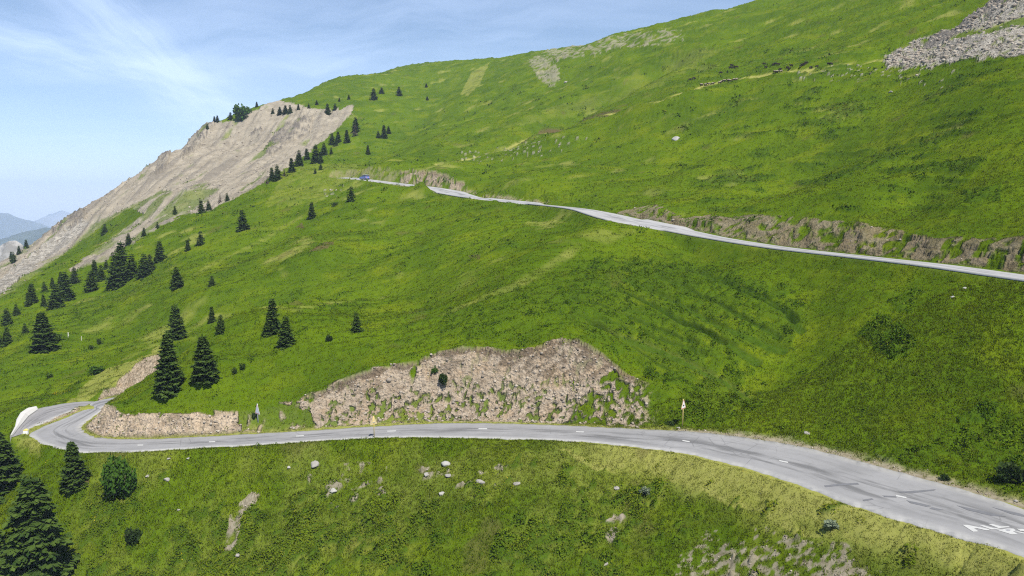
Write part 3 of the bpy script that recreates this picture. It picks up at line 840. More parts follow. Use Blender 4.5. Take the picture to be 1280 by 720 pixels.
def mat_leaf(name, cols, trans=.22, up=0.0):
    """leaves and needles: tint is picked per clump"""
    k = NT(name); r, g_, b_, a_ = k.attr('tint')
    c = k.mix(r, cols[0], cols[1]); c = k.mix(g_, c, cols[2])
    return k.bsdf(c, .9, .02, k.upn(up) if up else None, 0, trans)

# ------------------------------------------------------------------ ground object
M_ground = mat_ground()
idx = np.arange(NR * NC).reshape(NR, NC)
F = np.stack([idx[:-1, :-1], idx[:-1, 1:], idx[1:, 1:], idx[1:, :-1]], -1).reshape(-1, 4)
Vg = np.stack([XX, YY, Zt + CAMZ], -1).reshape(-1, 3)
ca = np.stack([ROCK, SCREE, np.clip(SOIL, 0, 1), SHRUB], -1).reshape(-1, 4)
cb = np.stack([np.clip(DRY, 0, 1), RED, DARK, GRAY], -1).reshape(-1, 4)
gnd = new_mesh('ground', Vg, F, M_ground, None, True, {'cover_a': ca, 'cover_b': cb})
tag(gnd, kind='structure')
del Vg, F

# ------------------------------------------------------------------ roads
def mat_road(base=(.255, .25, .245), fresh=.5):
    k = NT('worn_asphalt'); p = k.pos()
    u, v, w_, _ = k.attr('lane')        # u: 0..1 across, v: metres along / 100
    n1 = k.noise(p, .25, 5, .6); n2 = k.noise(p, 2.2, 5, .65); n3 = k.noise(p, 30, 3, .7)
    c = k.mix(k.ramp(n1, .3, .7), tuple(x * .86 for x in base), tuple(x * 1.12 for x in base))
    c = k.mix(k.ramp(n2, .5, .72, 0, .35), c, tuple(x * .72 for x in base))
    mp = k.n('ShaderNodeCombineXYZ'); k.l(k.math('MULTIPLY', u, 7.0), mp.inputs[0]); k.l(k.math('MULTIPLY', v, 12.0), mp.inputs[1])
    st = k.noise(mp.outputs[0], 1.0, 5, .6)
    mid = k.math('SUBTRACT', 1.0, k.math('MULTIPLY', k.math('ABSOLUTE', k.math('SUBTRACT', u, .52)), 3.2))
    c = k.mix(k.math('MULTIPLY', k.ramp(st, .47, .6, 0, .85), k.ramp(mid, 0, .5)), c, tuple(x * .45 for x in base))
    cr_ = k.voro(p, .42, 'DISTANCE_TO_EDGE'); wv = k.ramp(k.noise(p, .14, 3), .52, .6)
    c = k.mix(k.math('MULTIPLY', k.ramp(cr_, .008, .02, .45, 0), wv), c, tuple(x * .35 for x in base))
    edge = k.math('MULTIPLY', k.math('ABSOLUTE', k.math('SUBTRACT', u, .5)), 2.0)
    c = k.mix(k.math('MULTIPLY', k.ramp(edge, .72, .95), k.ramp(n2, .2, .55)), c, (.38, .37, .345))
    c = k.mix(k.ramp(n3, .45, .8, 0, .25), c, (.33, .33, .32))
    return k.bsdf(c, .9, .2, k.bump(n3, .25, .02))


def road(name, L, R, lift, mat, nx=8, ragged=.18):
    n = len(L); s = np.concatenate([[0], np.cumsum(np.linalg.norm(np.diff((L + R) / 2, axis=0), axis=1))])
    t = np.linspace(0, 1, nx + 1)
    V = L[:, None] * (1 - t)[None, :, None] + R[:, None] * t[None, :, None]
    wd = np.linalg.norm((R - L)[:, :2], axis=1)
    jag = np.stack([fbm2(s / 1.3, s * 0 + 3.1, 3, 201), fbm2(s / 1.3, s * 0 + 8.7, 3, 205)], 1) * ragged * 2
    dirv = (R - L) / (wd[:, None] + 1e-6)
    V[:, 0] += dirv * jag[:, :1]; V[:, -1] += dirv * jag[:, 1:]
    V[..., 2] += CAMZ + lift
    U = np.stack([np.broadcast_to(t, (n, nx + 1)), np.broadcast_to(s[:, None] / 100, (n, nx + 1)), np.zeros((n, nx + 1)), np.ones((n, nx + 1))], -1)
    # skirt so that the slab has thickness
    sk = V[:, [0, -1]].copy(); sk[..., 2] -= .22
    Vall = np.concatenate([V.reshape(-1, 3), sk[:, 0], sk[:, 1]])
    Uall = np.concatenate([U.reshape(-1, 4), U[:, 0], U[:, -1]])
    I = np.arange(n * (nx + 1)).reshape(n, nx + 1)
    F = np.stack([I[:-1, :-1], I[1:, :-1], I[1:, 1:], I[:-1, 1:]], -1).reshape(-1, 4)
    k0 = n * (nx + 1); a = np.arange(n)
    F2 = np.stack([I[:-1, 0], k0 + a[:-1], k0 + a[1:], I[1:, 0]], -1); F3 = np.stack([I[:-1, -1], I[1:, -1], k0 + n + a[1:], k0 + n + a[:-1]], -1)
    o = new_mesh(name, Vall, np.concatenate([F, F2, F3]), mat, None, False, {'lane': Uall})
    return tag(o, kind='structure')


def dense(P, k=4):
    n = len(P); x = np.arange(n); xi = np.linspace(0, n - 1, (n - 1) * k + 1)
    return np.stack([np.interp(xi, x, P[:, c]) for c in range(3)], 1)


M_road = mat_road()
road_low = road('mountain_road', dense(LOW_L, 3), dense(LOW_R, 3), .0, M_road)
road_up = road('upper_road', dense(UP_L, 3), dense(UP_R, 3), .0, mat_road((.34, .335, .33)), 8, .03)
lay = road('layby', dense(LAY_L, 3), dense(LAY_R, 3), -.012, mat_road((.25, .24, .235)))
from mathutils import Vector
# ------------------------------------------------------------------ paint on the asphalt
M_paint = mat_plain('road_paint', (.47, .465, .44), .7, .2, .25, 9)


def plate(name, pix, zfun, lift, mat, parent, kind=None):
    V = [W(at_z(a, b, zfun(a, b))) + np.array([0, 0, lift]) for a, b in pix]
    n = len(V); lo = [v - np.array([0, 0, .003]) for v in V]
    F = [tuple(range(n)), tuple(range(2 * n - 1, n - 1, -1))] + [(i, n + i, n + (i + 1) % n, (i + 1) % n) for i in range(n)]
    c = np.mean(V, axis=0)
    o = new_mesh(name, np.array(V + lo), F, mat, parent)
    return o


lowtree_xy = LOW_C


_xi = np.linspace(0, len(LOW_C) - 1, len(LOW_C) * 24); _LD = np.stack([np.interp(_xi, np.arange(len(LOW_C)), LOW_C[:, c]) for c in range(3)], 1)


from mathutils.bvhtree import BVHTree
_bvh = BVHTree.FromPolygons([v.co.copy() for v in road_low.data.vertices], [tuple(q.vertices) for q in road_low.data.polygons])


def zlow(px, py):
    """height of the carriageway where the sight line meets it"""
    d = ray(px, py)
    h_ = _bvh.ray_cast(Vector((0, 0, CAMZ)), Vector(d))
    if h_[0] is not None:
        return h_[0].z - CAMZ
    z = float(lerp_tab(LOW_Z, px))
    for _ in range(6):
        P = at_z(px, py, z)
        z = .5 * z + .5 * _LD[int(np.argmin((_LD[:, 0] - P[0]) ** 2 + (_LD[:, 1] - P[1]) ** 2)), 2]
    return z


for (x0, y0), (x1, y1), hw in [((1120, 619.8), (1133, 622.4), .9), ((974, 576), (985, 578.2), .75), ((853, 550.8), (862, 552.4), .7), ((720, 539.8), (730, 540.2), .6), ((598, 536.2), (609, 536.2), .6),
                               ((484, 539.2), (495, 538.9), .6), ((370, 545.3), (380, 544.8), .6), ((261, 552.6), (269, 552.2), .6), ((172, 556.7), (179, 556.5), .6)]:
    plate('lane_dash', [(x0, y0 - hw), (x1, y1 - hw), (x1, y1 + hw), (x0, y0 + hw)], zlow, .02, M_paint, road_low)


def X(a, b): return (1190 + a / 14.22, 640 + b / 14.2)


for poly in [
    [(185, 232), (270, 232), (650, 305), (668, 328), (600, 328), (440, 292), (395, 296), (455, 335), (450, 352), (375, 354)],      # A
    [(485, 240), (560, 240), (748, 292), (850, 282), (870, 292), (745, 312), (690, 312)],                                        # L
    [(640, 218), (720, 218), (880, 262), (1000, 255), (1030, 266), (880, 288), (820, 286)],                                      # L
    [(785, 318), (900, 312), (1000, 296), (1100, 300), (1130, 335), (1085, 348), (1165, 392), (1060, 402)],                       # R (the bowl is closed below)
    [(1150, 302), (1260, 305), (1420, 350), (1400, 372), (1290, 345), (1210, 338)], [(1110, 352), (1180, 350), (1420, 392), (1400, 412), (1280, 388)],
]:
    plate('painted_letter', [X(*p) for p in poly], zlow, .02, M_paint, road_low)
M_asph_dark = mat_plain('bowl_asphalt', (.27, .27, .28), .9, .2, .1, 4)
plate('letter_bowl', [X(*p) for p in [(940, 322), (990, 312), (1045, 322), (1030, 338), (985, 342)]], zlow, .025, M_asph_dark, road_low)
M_tar = mat_plain('tar_patch', (.15, .15, .155), .85, .25, .3, 3)
for pts in [[(1030, 607), (1050, 604.8), (1072, 603.6), (1074, 605.6), (1052, 607), (1032, 609)], [(1103, 619.5), (1119, 620.2), (1121, 622), (1106, 621.5)], [(1133, 625.5), (1150, 629), (1164, 632.5), (1158, 633.5), (1138, 629)],
            [(1078, 625), (1090, 623), (1092, 624.6), (1080, 626.6)], [(1122, 614.5), (1140, 614), (1170, 611.6), (1168, 613.2), (1140, 616.6), (1126, 616)], [(1165, 634.5), (1180, 637.5), (1172, 638), (1162, 636)],
            [(1196, 632), (1230, 639), (1258, 646), (1240, 645), (1210, 638)], [(1240, 634), (1275, 642), (1290, 648), (1265, 643)]]:
    plate('tar_patch', pts, zlow, .014, M_tar, road_low)

# ------------------------------------------------------------------ pale concrete apron on the outer edge of the lay-by
M_conc = mat_plain('pale_concrete', (.52, .50, .46), .85, .2, .14, 1.5)
ap = []
for (ox, oy), (ix, iy), h in [((12.5, 547), (15.5, 545.5), .25), ((19, 535), (24, 534.5), .3), ((21, 527), (30, 527.5), .4), ((26, 519), (36, 520.5), .45), ((34, 513.5), (43, 515.5), .45), ((45, 510), (47.5, 512.2), .3)]:
    a = W(at_z(ox, oy, -26.72 + .0)); b = W(at_z(ix, iy, -26.72))
    ap.append((a, b, h))
sec = []
for a, b, h in ap:
    m = a * .35 + b * .65
    sec.append([a + [0, 0, -.6], a + [0, 0, h * .75], a * .8 + b * .2 + [0, 0, h], m + [0, 0, h * .9], b + [0, 0, h * .25], b + [0, 0, -.3]])
sec = np.array(sec); n, m_ = sec.shape[:2]
sd = np.stack([dense(sec[:, k], 6) for k in range(m_)], 1); n = len(sd)
I = np.arange(n * m_).reshape(n, m_)
Fl = np.stack([I[:-1, :-1], I[1:, :-1], I[1:, 1:], I[:-1, 1:]], -1).reshape(-1, 4).tolist() + [I[0].tolist(), I[-1][::-1].tolist()]
par = new_mesh('low_parapet', sd.reshape(-1, 3), Fl, M_conc, None, False)
tag(par, 'low curved parapet of pale concrete on the outer edge of the hairpin lay-by', 'parapet')


# ------------------------------------------------------------------ generic solids
def tube(path, radii, sides=8, cap=True):
    path = np.array(path, float); V = []; F = []
    for i, (p, r) in enumerate(zip(path, radii)):
        t = path[min(i + 1, len(path) - 1)] - path[max(i - 1, 0)]; t = t / np.linalg.norm(t)
        a = np.cross(t, [0, 0, 1] if abs(t[2]) < .9 else [1, 0, 0]); a /= np.linalg.norm(a); b = np.cross(t, a)
        for k in range(sides):
            c = 2 * math.pi * k / sides
            V.append(p + r * (a * math.cos(c) + b * math.sin(c)))
    for i in range(len(path) - 1):
        for k in range(sides):
            k2 = (k + 1) % sides
            F.append((i * sides + k, i * sides + k2, (i + 1) * sides + k2, (i + 1) * sides + k))
    if cap:
        F.append(tuple(range(sides - 1, -1, -1))); F.append(tuple((len(path) - 1) * sides + k for k in range(sides)))
    return V, F


def prism(outline, y0, y1):
    n = len(outline)
    V = [(x, y0, z) for x, z in outline] + [(x, y1, z) for x, z in outline]
    F = [tuple(range(n)), tuple(range(2 * n - 1, n - 1, -1))] + [(i, n + i, n + (i + 1) % n, (i + 1) % n) for i in range(n)]
    return V, F


def cat(*parts):
    V = []; F = []
    for v, f in parts:
        o_ = len(V); V += [tuple(p) for p in v]; F += [tuple(i + o_ for i in q) for q in f]
    return V, F


def bevel(o, w=.02, seg=2):
    mo = o.modifiers.new('bevel', 'BEVEL'); mo.width = w; mo.segments = seg; mo.limit_method = 'ANGLE'
    return o


def tri_outline(wd, h, r=.06, z0=0.0):
    P = [(-wd / 2, z0), (wd / 2, z0), (0, z0 + h)]; out_ = []
    for i in range(3):
        p = np.array(P[i]); a = np.array(P[i - 1]) - p; b = np.array(P[(i + 1) % 3]) - p
        a /= np.linalg.norm(a); b /= np.linalg.norm(b)
        for t in np.linspace(0, 1, 5):
            q = p + a * 2.0 * r * (1 - t) ** 2 + b * 2.0 * r * t ** 2
            out_.append(tuple(q))
    return out_


M_white = mat_plain('white_enamel', (.80, .80, .78), .45, .4, .06, 12)
M_red = mat_plain('faded_red', (.55, .20, .15), .5, .4, .12, 12)
M_black = mat_plain('black_enamel', (.02, .02, .022), .5, .4, .1, 12)
M_yellow = mat_plain('faded_yellow_pole', (.60, .46, .17), .6, .3, .15, 10)
M_back = mat_plain('weathered_back', (.62, .50, .27), .6, .3, .2, 10)
M_galv = mat_plain('galvanised', (.52, .54, .57), .5, .5, .1, 10)
M_grayback = mat_plain('grey_white_plate', (.66, .68, .74), .5, .4, .1, 10)


def sign(base, H, wd, hp, rz, front, back, pole, label, symbol):
    t = empty('warning_sign', W(base), rz); tag(t, label, 'road sign', 'triangular road signs')
    V, F = tube([(0, .035, -.5), (0, .035, H * .5), (0, .035, H - .08)], [.05, .045, .045], 10); new_mesh('pole', V, F, pole, t, True)
    ol = tri_outline(wd, hp, .07, H - hp)
    V, F = prism(ol, -.012, .012); pl = new_mesh('plate', V, F, back, t)
    if front is not None:
        il = tri_outline(wd * .93, hp * .93, .065, H - hp + hp * .028)
        V, F = prism(il, -.016, -.012); b_ = new_mesh('border', V, F, M_red, pl)
        il = tri_outline(wd * .76, hp * .76, .05, H - hp + hp * .09)
        V, F = prism(il, -.020, -.016); new_mesh('face', V, F, front, pl)
        if symbol:
            zc_ = H - hp * .68
            V, F = cat(prism([(-.13, zc_ - .07), (.10, zc_ - .07), (.16, zc_), (.10, zc_ + .07), (-.06, zc_ + .1), (-.14, zc_ + .03)], -.024, -.020))
            new_mesh('symbol', V, F, M_black, pl)
    V, F = cat(prism([(-.09, H - hp * .75), (.09, H - hp * .75), (.09, H - hp * .75 + .05), (-.09, H - hp * .75 + .05)], .012, .085)); new_mesh('bracket', V, F, M_galv, t)
    return t


p = hit(853.6, 533.6); s_ = p[1] / FPX; print('SIGN', p)
sign(p, 37.5 * s_, 1.0, 13.5 * s_, math.radians(48), M_white, M_back, M_yellow, 'white triangular warning sign with small black symbol on a yellow pole at the inner roadside', True)
p = hit(467.5, 547.2); s_ = p[1] / FPX
sign(p, 30 * s_, .9, 12.5 * s_, math.radians(222), M_white, M_back, M_yellow, 'triangular road sign seen from its yellowish back, on the valley edge of the road', True)
p = hit(322.3, 528.5); s_ = p[1] / FPX; print('SIGN3', p)
sign(p, 26 * s_, 1.0, 14.5 * s_, math.radians(-40), M_grayback, M_grayback, M_galv, 'pale grey triangular sign turned nearly edge on, on a grey pole beside the rock cutting', False)

# milestone: white block with a rounded yellow head
p = hit(32.5, 542); s_ = p[1] / FPX
t = empty('milestone', W(p), math.radians(10)); tag(t, 'small white milestone with a yellow rounded top on the grass tip of the hairpin', 'milestone')
w2 = .24
V, F = prism([(-w2, -.2), (w2, -.2), (w2, .36), (-w2, .36)], -.14, .14); bevel(new_mesh('body', V, F, M_white, t), .02)
V, F = prism([(w2 * math.cos(a), .36 + w2 * .8 * math.sin(a)) for a in np.linspace(0, math.pi, 12)], -.14, .14); bevel(new_mesh('cap', V, F, mat_plain('milestone_yellow', (.72, .60, .16), .6, .3, .1), t), .015)
for px, py, hp, lab in [(85.5, 421.5, 6, 'thin white marker stake in the meadow, taller of two, right of the broad spruce'), (102, 425.5, 5, 'thin weathered marker stake in the meadow, shorter of two')]:
    p = hit(px, py); s_ = p[1] / FPX; h_ = hp * s_
    V, F = cat(tube([(0, 0, -.2), (0, 0, h_ * .5), (.02, 0, h_)], [.09, .085, .07], 6), tube([(0, 0, h_), (.02, 0, h_ + .06)], [.07, .01], 6))
    o_ = new_mesh('marker_stake', V, F, mat_plain('stake_white' if hp > 5 else 'stake_grey', (.74, .72, .62) if hp > 5 else (.5, .48, .38), .8, .2, .1)); o_.location = W(p); tag(o_, lab, 'stake', 'marker stakes')

# ------------------------------------------------------------------ blue car on the upper road
def car(base, rz):
    t = empty('parked_car', W(base), rz); tag(t, 'small blue car with pale roof and bonnet on the far upper road', 'car')
    M_blue = mat_plain('blue_car_paint', (.16, .22, .52), .3, .5, .04); M_pale = mat_plain('pale_car_paint', (.62, .62, .80), .3, .5, .04)
    M_glass = mat_plain('car_glass', (.03, .035, .045), .08, .6, .05); M_tyre = mat_plain('tyre_rubber', (.025, .025, .027), .85, .2, .1); M_rim = mat_plain('wheel_rim', (.5, .5, .52), .3, .5, .05, 6, .6)
    prof = [(-2.0, .35), (2.0, .35), (2.05, .62), (1.95, .82), (1.05, .93), (-1.75, .98), (-2.02, .80), (-2.05, .55)]
    V, F = prism(prof, -.83, .83); bevel(new_mesh('body', V, F, M_blue, t), .07, 3)
    V = []; cab = [(-1.70, .985), (1.0, .985), (.30, 1.47), (-1.35, 1.49)]
    ins = [.80, .80, .62, .62]
    V = [(x, -i_, z) for (x, z), i_ in zip(cab, ins)] + [(x, i_, z) for (x, z), i_ in zip(cab, ins)]
    F = [(0, 1, 2, 3), (7, 6, 5, 4), (0, 4, 5, 1), (1, 5, 6, 2), (2, 6, 7, 3), (3, 7, 4, 0)]
    gl = bevel(new_mesh('windows', V, F, M_glass, t), .04)
    V, F = prism([(-1.42, 1.475), (.36, 1.455), (.28, 1.53), (-1.3, 1.55)], -.66, .66); bevel(new_mesh('roof', V, F, M_pale, t), .03)
    V, F = prism([(1.0, .94), (1.93, .83), (1.9, .86), (1.0, .97)], -.7, .7); new_mesh('bonnet', V, F, M_pale, t)
    for sx in (-1.25, 1.25):
        for sy in (-.8, .8):
            V, F = tube([(sx, sy - .1, .32), (sx, sy + .1, .32)], [.32, .32], 20); wh = new_mesh('wheel', V, F, M_tyre, t)
            V, F = tube([(sx, sy - .108, .32), (sx, sy + .108, .32)], [.19, .19], 14); new_mesh('rim', V, F, M_rim, wh)
    for sy in (-.58, .58):
        V, F = prism([(2.0, .6), (2.07, .6), (2.06, .74), (1.98, .76)], sy - .16, sy + .16); new_mesh('headlight', V, F, M_white, t)
        V, F = prism([(-2.08, .62), (-2.0, .62), (-1.98, .86), (-2.05, .84)], sy - .14, sy + .14); new_mesh('tail_light', V, F, M_red, t)
    V, F = prism([(2.03, .36), (2.12, .4), (2.11, .52), (2.04, .55)], -.78, .78); bevel(new_mesh('bumper', V, F, M_black, t), .02)
    return t


k = int(np.argmin(np.hypot(UP_C[:, 0] / UP_C[:, 1] - (455.5 - 640) / FPX, 0)))
pc = UP_C[k] + np.array([0, 1.2, .02]); dv = UP_C[k + 2] - UP_C[k - 2]
car(pc, math.atan2(dv[1], dv[0]))

# ------------------------------------------------------------------ boulders
def rock_mesh(seed, sub=3, flat=.7):
    import bmesh
    bm = bmesh.new(); bmesh.ops.create_icosphere(bm, subdivisions=sub, radius=1)
    r = np.random.default_rng(seed)
    pl = r.normal(size=(11, 3)); pl /= np.linalg.norm(pl, axis=1)[:, None]; dd = r.uniform(.55, .95, 11)
    co_ = np.array([v.co for v in bm.verts])
    for n_, d_ in zip(pl, dd):
        s = co_ @ n_; ov = np.maximum(s - d_, 0); co_ -= ov[:, None] * n_ * .93
    co_ *= (1 + .05 * r.normal(size=(len(co_), 1)))
    co_[:, 2] *= flat
    F = np.array([[v.index for v in f.verts] for f in bm.faces]); bm.free()
    return co_, F


M_rock = mat_plain('pale_limestone', (.30, .28, .245), .9, .15, .3, 3.0)
M_rockw = mat_plain('whitish_limestone', (.36, .345, .31), .9, .15, .25, 3.0)
for i, (px, py, wp, lab) in enumerate([
    (845, 174, 11, 'large white boulder alone on the upper pasture above the road'), (209, 599, 9, 'grey boulder on the bank, largest of the stones right of the round bush'),
    (184.5, 595, 6, 'small grey stone nearest the round bush, below the hairpin'), (211, 573, 5, 'small pale stone high on the bank just under the road edge left of the slide'),
    (235, 573, 5, 'white stone just below the road edge, right of the other bank stones'), (297, 694, 6, 'grey stone at the foot of the narrow stony gully'),
    (223, 637, 5, 'pale stone alone mid bank, left of the stony gully'), (557, 580, 12, 'flat white slab on the bank crest, widest of the crest stones'),
    (534, 593, 10, 'grey slab on the bank crest left of the brownish rock'), (561, 594, 11, 'brownish rock on the bank crest below the widest slab'), (646, 604, 9, 'pale slab farthest right on the bank crest, among yellow flowers'),
    (553, 617, 9, 'elongated white stone tilted in the shrubs below the crest slabs'), (600, 603, 15, 'weathered beige outcrop on the bank crest between the slabs'), (393, 580, 13, 'beige outcrop near the road edge on the left bank crest'),
    (361, 584, 6, 'small white stone left of the beige outcrop'), (417, 613, 10, 'white stone amid shrubs in the middle of the left bank'), (1008, 541, 8, 'flat pale stone on the grass just above the road bend at the right'),
    (848, 535, 7, 'pale stone lying at the foot of the yellow sign pole'), (771, 610, 8, 'pale cushion shaped stone on the dry verge crest'), (1270, 626, 7, 'grey stone in the grass above the road at the right edge of the picture'),
    (757, 705, 8, 'light stone at the bottom of the near bank, left of the bare soil'), (1190, 371, 6, 'small white stone in the meadow under the upper road, lower of two'), (1206, 360, 5, 'small white stone in the meadow under the upper road, upper of two'),
    (1113, 115, 5, 'grey stone on the pasture under the tip of the grey scree'), (707, 103, 5, 'pale rock on the far slope beside the bare patch')]):
    p = hit(px, py)
    if p is None: continue
    s_ = p[1] / FPX; V, F = rock_mesh(100 + i, 3, RNG.uniform(.5, .75) if i else .75)
    r_ = wp * s_ / 2; V = V * np.array([r_ * 1.15, r_ * 1.0, r_])
    o_ = new_mesh('boulder', V, F, M_rockw if i in (0, 4, 7, 11, 14, 15, 21, 22) else M_rock); o_.location = W(p) + np.array([0, 0, -r_ * .1]); o_.rotation_euler = (RNG.uniform(-.2, .2), RNG.uniform(-.2, .2), RNG.uniform(0, 6))
    tag(o_, lab, 'boulder', 'boulders and stones on the grass')

# ------------------------------------------------------------------ spruces
def frond_quads(base, tip, half, nrm):
    """leaf-like rhombus per row"""
    side = np.cross(tip - base, nrm); side /= (np.linalg.norm(side, axis=1)[:, None] + 1e-9)
    mid = base * .45 + tip * .55
    return np.stack([base, mid + side * half[:, None], tip, mid - side * half[:, None]], 1)


def spruce_crown(seed, whorls, nb, nf, R=.24, low=.03, size=1.0, ragged=.2):
    r = np.random.default_rng(seed); Q = []; T = []
    lean = r.uniform(-.02, .02, 2)
    gap_dir = r.uniform(0, 6.28, 3); gap_z = r.uniform(.1, .8, 3)
    for wz in range(whorls):
        z0 = low + (1 - low) * (max(wz + r.uniform(-.3, .3), 0) / whorls) ** .92
        z0 = min(max(z0, low), .985)
        prof = (1 - z0) ** .82 * (1 - .25 * math.exp(-z0 / .05))
        nbz = max(4, int(nb * (.45 + .55 * (1 - z0))))
        a0 = r.uniform(0, 6.28)
        for b in range(nbz):
            az = a0 + 2 * math.pi * b / nbz + r.uniform(-.3, .3)
            L = R * prof * r.uniform(1 - ragged * 2.0, 1 + ragged * 1.3) + .012
            if r.random() < .07: L *= .45
            for gd, gz in zip(gap_dir, gap_z):
                if abs(math.atan2(math.sin(az - gd), math.cos(az - gd))) < .5 and abs(z0 - gz) < .07: L *= .5
            droop = r.uniform(.25, .55) if z0 < .75 else r.uniform(-.3, .2)
            n = max(3, int(nf * (.4 + .6 * prof)))
            t = np.linspace(.18, 1, n)
            d = np.array([math.cos(az), math.sin(az)]); pd = np.array([-d[1], d[0]])
            rad = L * t
            zz = z0 - droop * L * (t * 1.1 - .55 * t ** 2.4)
            ax = np.stack([d[0] * rad + lean[0] * zz, d[1] * rad + lean[1] * zz, zz], 1)
            tintb = r.uniform(0, 1)
            for sgn in (-1, 1):
                fl = (.055 + .30 * L * (1.05 - t) + .02) * r.uniform(.7, 1.25, n) * size
                dirv = np.stack([d[0] * .75 + sgn * pd[0] * .8 + 0 * t, d[1] * .75 + sgn * pd[1] * .8 + 0 * t, -.30 + r.uniform(-.3, .25, n)], 1)
                dirv /= np.linalg.norm(dirv, axis=1)[:, None]
                nr = np.stack([r.normal(0, .35, n), r.normal(0, .35, n), np.ones(n)], 1)
                Q.append(frond_quads(ax, ax + dirv * fl[:, None], fl * .32, nr))
                T.append(np.stack([np.clip(tintb * .6 + r.uniform(0, .4, n), 0, 1), np.clip((t - .6) * 1.3, 0, 1) * r.uniform(0, 1, n)], 1))
            # hanging twigs under the bough
            fl = (.03 + .16 * L) * r.uniform(.6, 1.3, n) * size
            dirv = np.stack([d[0] * .35 + r.normal(0, .25, n), d[1] * .35 + r.normal(0, .25, n), -np.ones(n)], 1)
            nr = np.stack([d[0] + r.normal(0, .4, n), d[1] + r.normal(0, .4, n), .3 * np.ones(n)], 1)
            Q.append(frond_quads(ax, ax + dirv * fl[:, None], fl * .4, nr)); T.append(np.stack([np.full(n, tintb * .5), np.zeros(n)], 1))
    # leader
    n = 8; ax = np.stack([np.zeros(n) + lean[0], np.zeros(n) + lean[1], np.linspace(.93, .99, n)], 1)
    dv_ = np.stack([r.normal(0, .5, n), r.normal(0, .5, n), np.ones(n)], 1); dv_ /= np.linalg.norm(dv_, axis=1)[:, None]
    Q.append(frond_quads(ax, ax + dv_ * .035, np.full(n, .009), r.normal(size=(n, 3)))); T.append(np.zeros((n, 2)) + .4)
    Q = np.concatenate(Q); T = np.concatenate(T)
    V = Q.reshape(-1, 3); F = np.arange(len(V)).reshape(-1, 4)
    T4 = np.repeat(np.concatenate([T, np.zeros((len(T), 1)), np.ones((len(T), 1))], 1), 4, axis=0)
    return V, F, T4


M_needle = mat_leaf('spruce_needles', [(.024, .048, .010), (.056, .092, .016), (.11, .16, .028)], .12, .35)
M_needle_pale = mat_leaf('pale_spruce_needles', [(.035, .055, .022), (.06, .085, .03), (.09, .11, .04)], .15)
M_dead = mat_leaf('dead_spruce_twigs', [(.13, .10, .075), (.19, .155, .115), (.22, .18, .13)], .1)
M_bark = mat_plain('spruce_bark', (.10, .075, .055), .95, .1, .35, 14)


def proto_spruce(seed, whorls, nb, nf, **kw):
    mat = kw.pop('mat', M_needle)
    t = empty('spruce_tree', (0, 0, 0))
    V, F = tube([(0, 0, -.06), (0, 0, .3), (0, 0, .7), (0, 0, .96)], [.022, .017, .009, .002], 8); new_mesh('trunk', V, F, M_bark, t, True)
    V, F, T4 = spruce_crown(seed, whorls, nb, nf, **kw); new_mesh('crown', V, F, mat, t, False, {'tint': T4})
    return t


PROTO = {}; USED = set()
def get_proto(kind):
    if kind not in PROTO:
        PROTO[kind] = {'a': lambda: proto_spruce(1, 22, 11, 7, R=.25), 'b': lambda: proto_spruce(2, 20, 10, 7, R=.28, ragged=.26), 'c': lambda: proto_spruce(3, 24, 11, 7, R=.22), 'd': lambda: proto_spruce(4, 17, 10, 6, R=.33, size=1.1),
                       'N': lambda: proto_spruce(11, 40, 13, 17, R=.30, size=.72, ragged=.24), 'M': lambda: proto_spruce(12, 30, 12, 12, R=.27, size=.8, ragged=.24),
                       'p': lambda: proto_spruce(7, 20, 9, 6, R=.30, mat=M_needle_pale, ragged=.3), 'x': lambda: proto_spruce(8, 16, 8, 5, R=.26, mat=M_dead, ragged=.35, size=.8)}[kind]()
    return PROTO[kind]


def plant(kind, p, h, wd, label, group, rz):
    src = get_proto(kind)
    if kind not in USED:
        USED.add(kind); t = src
    else:
        t = src.copy(); COL.objects.link(t)
        for ch in src.children:
            c = ch.copy(); COL.objects.link(c); c.parent = t
    t.location = W(p) + np.array([0, 0, -.02 * h]); t.scale = (h * wd, h * wd, h); t.rotation_euler = (RNG.uniform(-.03, .03), RNG.uniform(-.03, .03), rz)
    tag(t, label, 'tree', group)
    return t


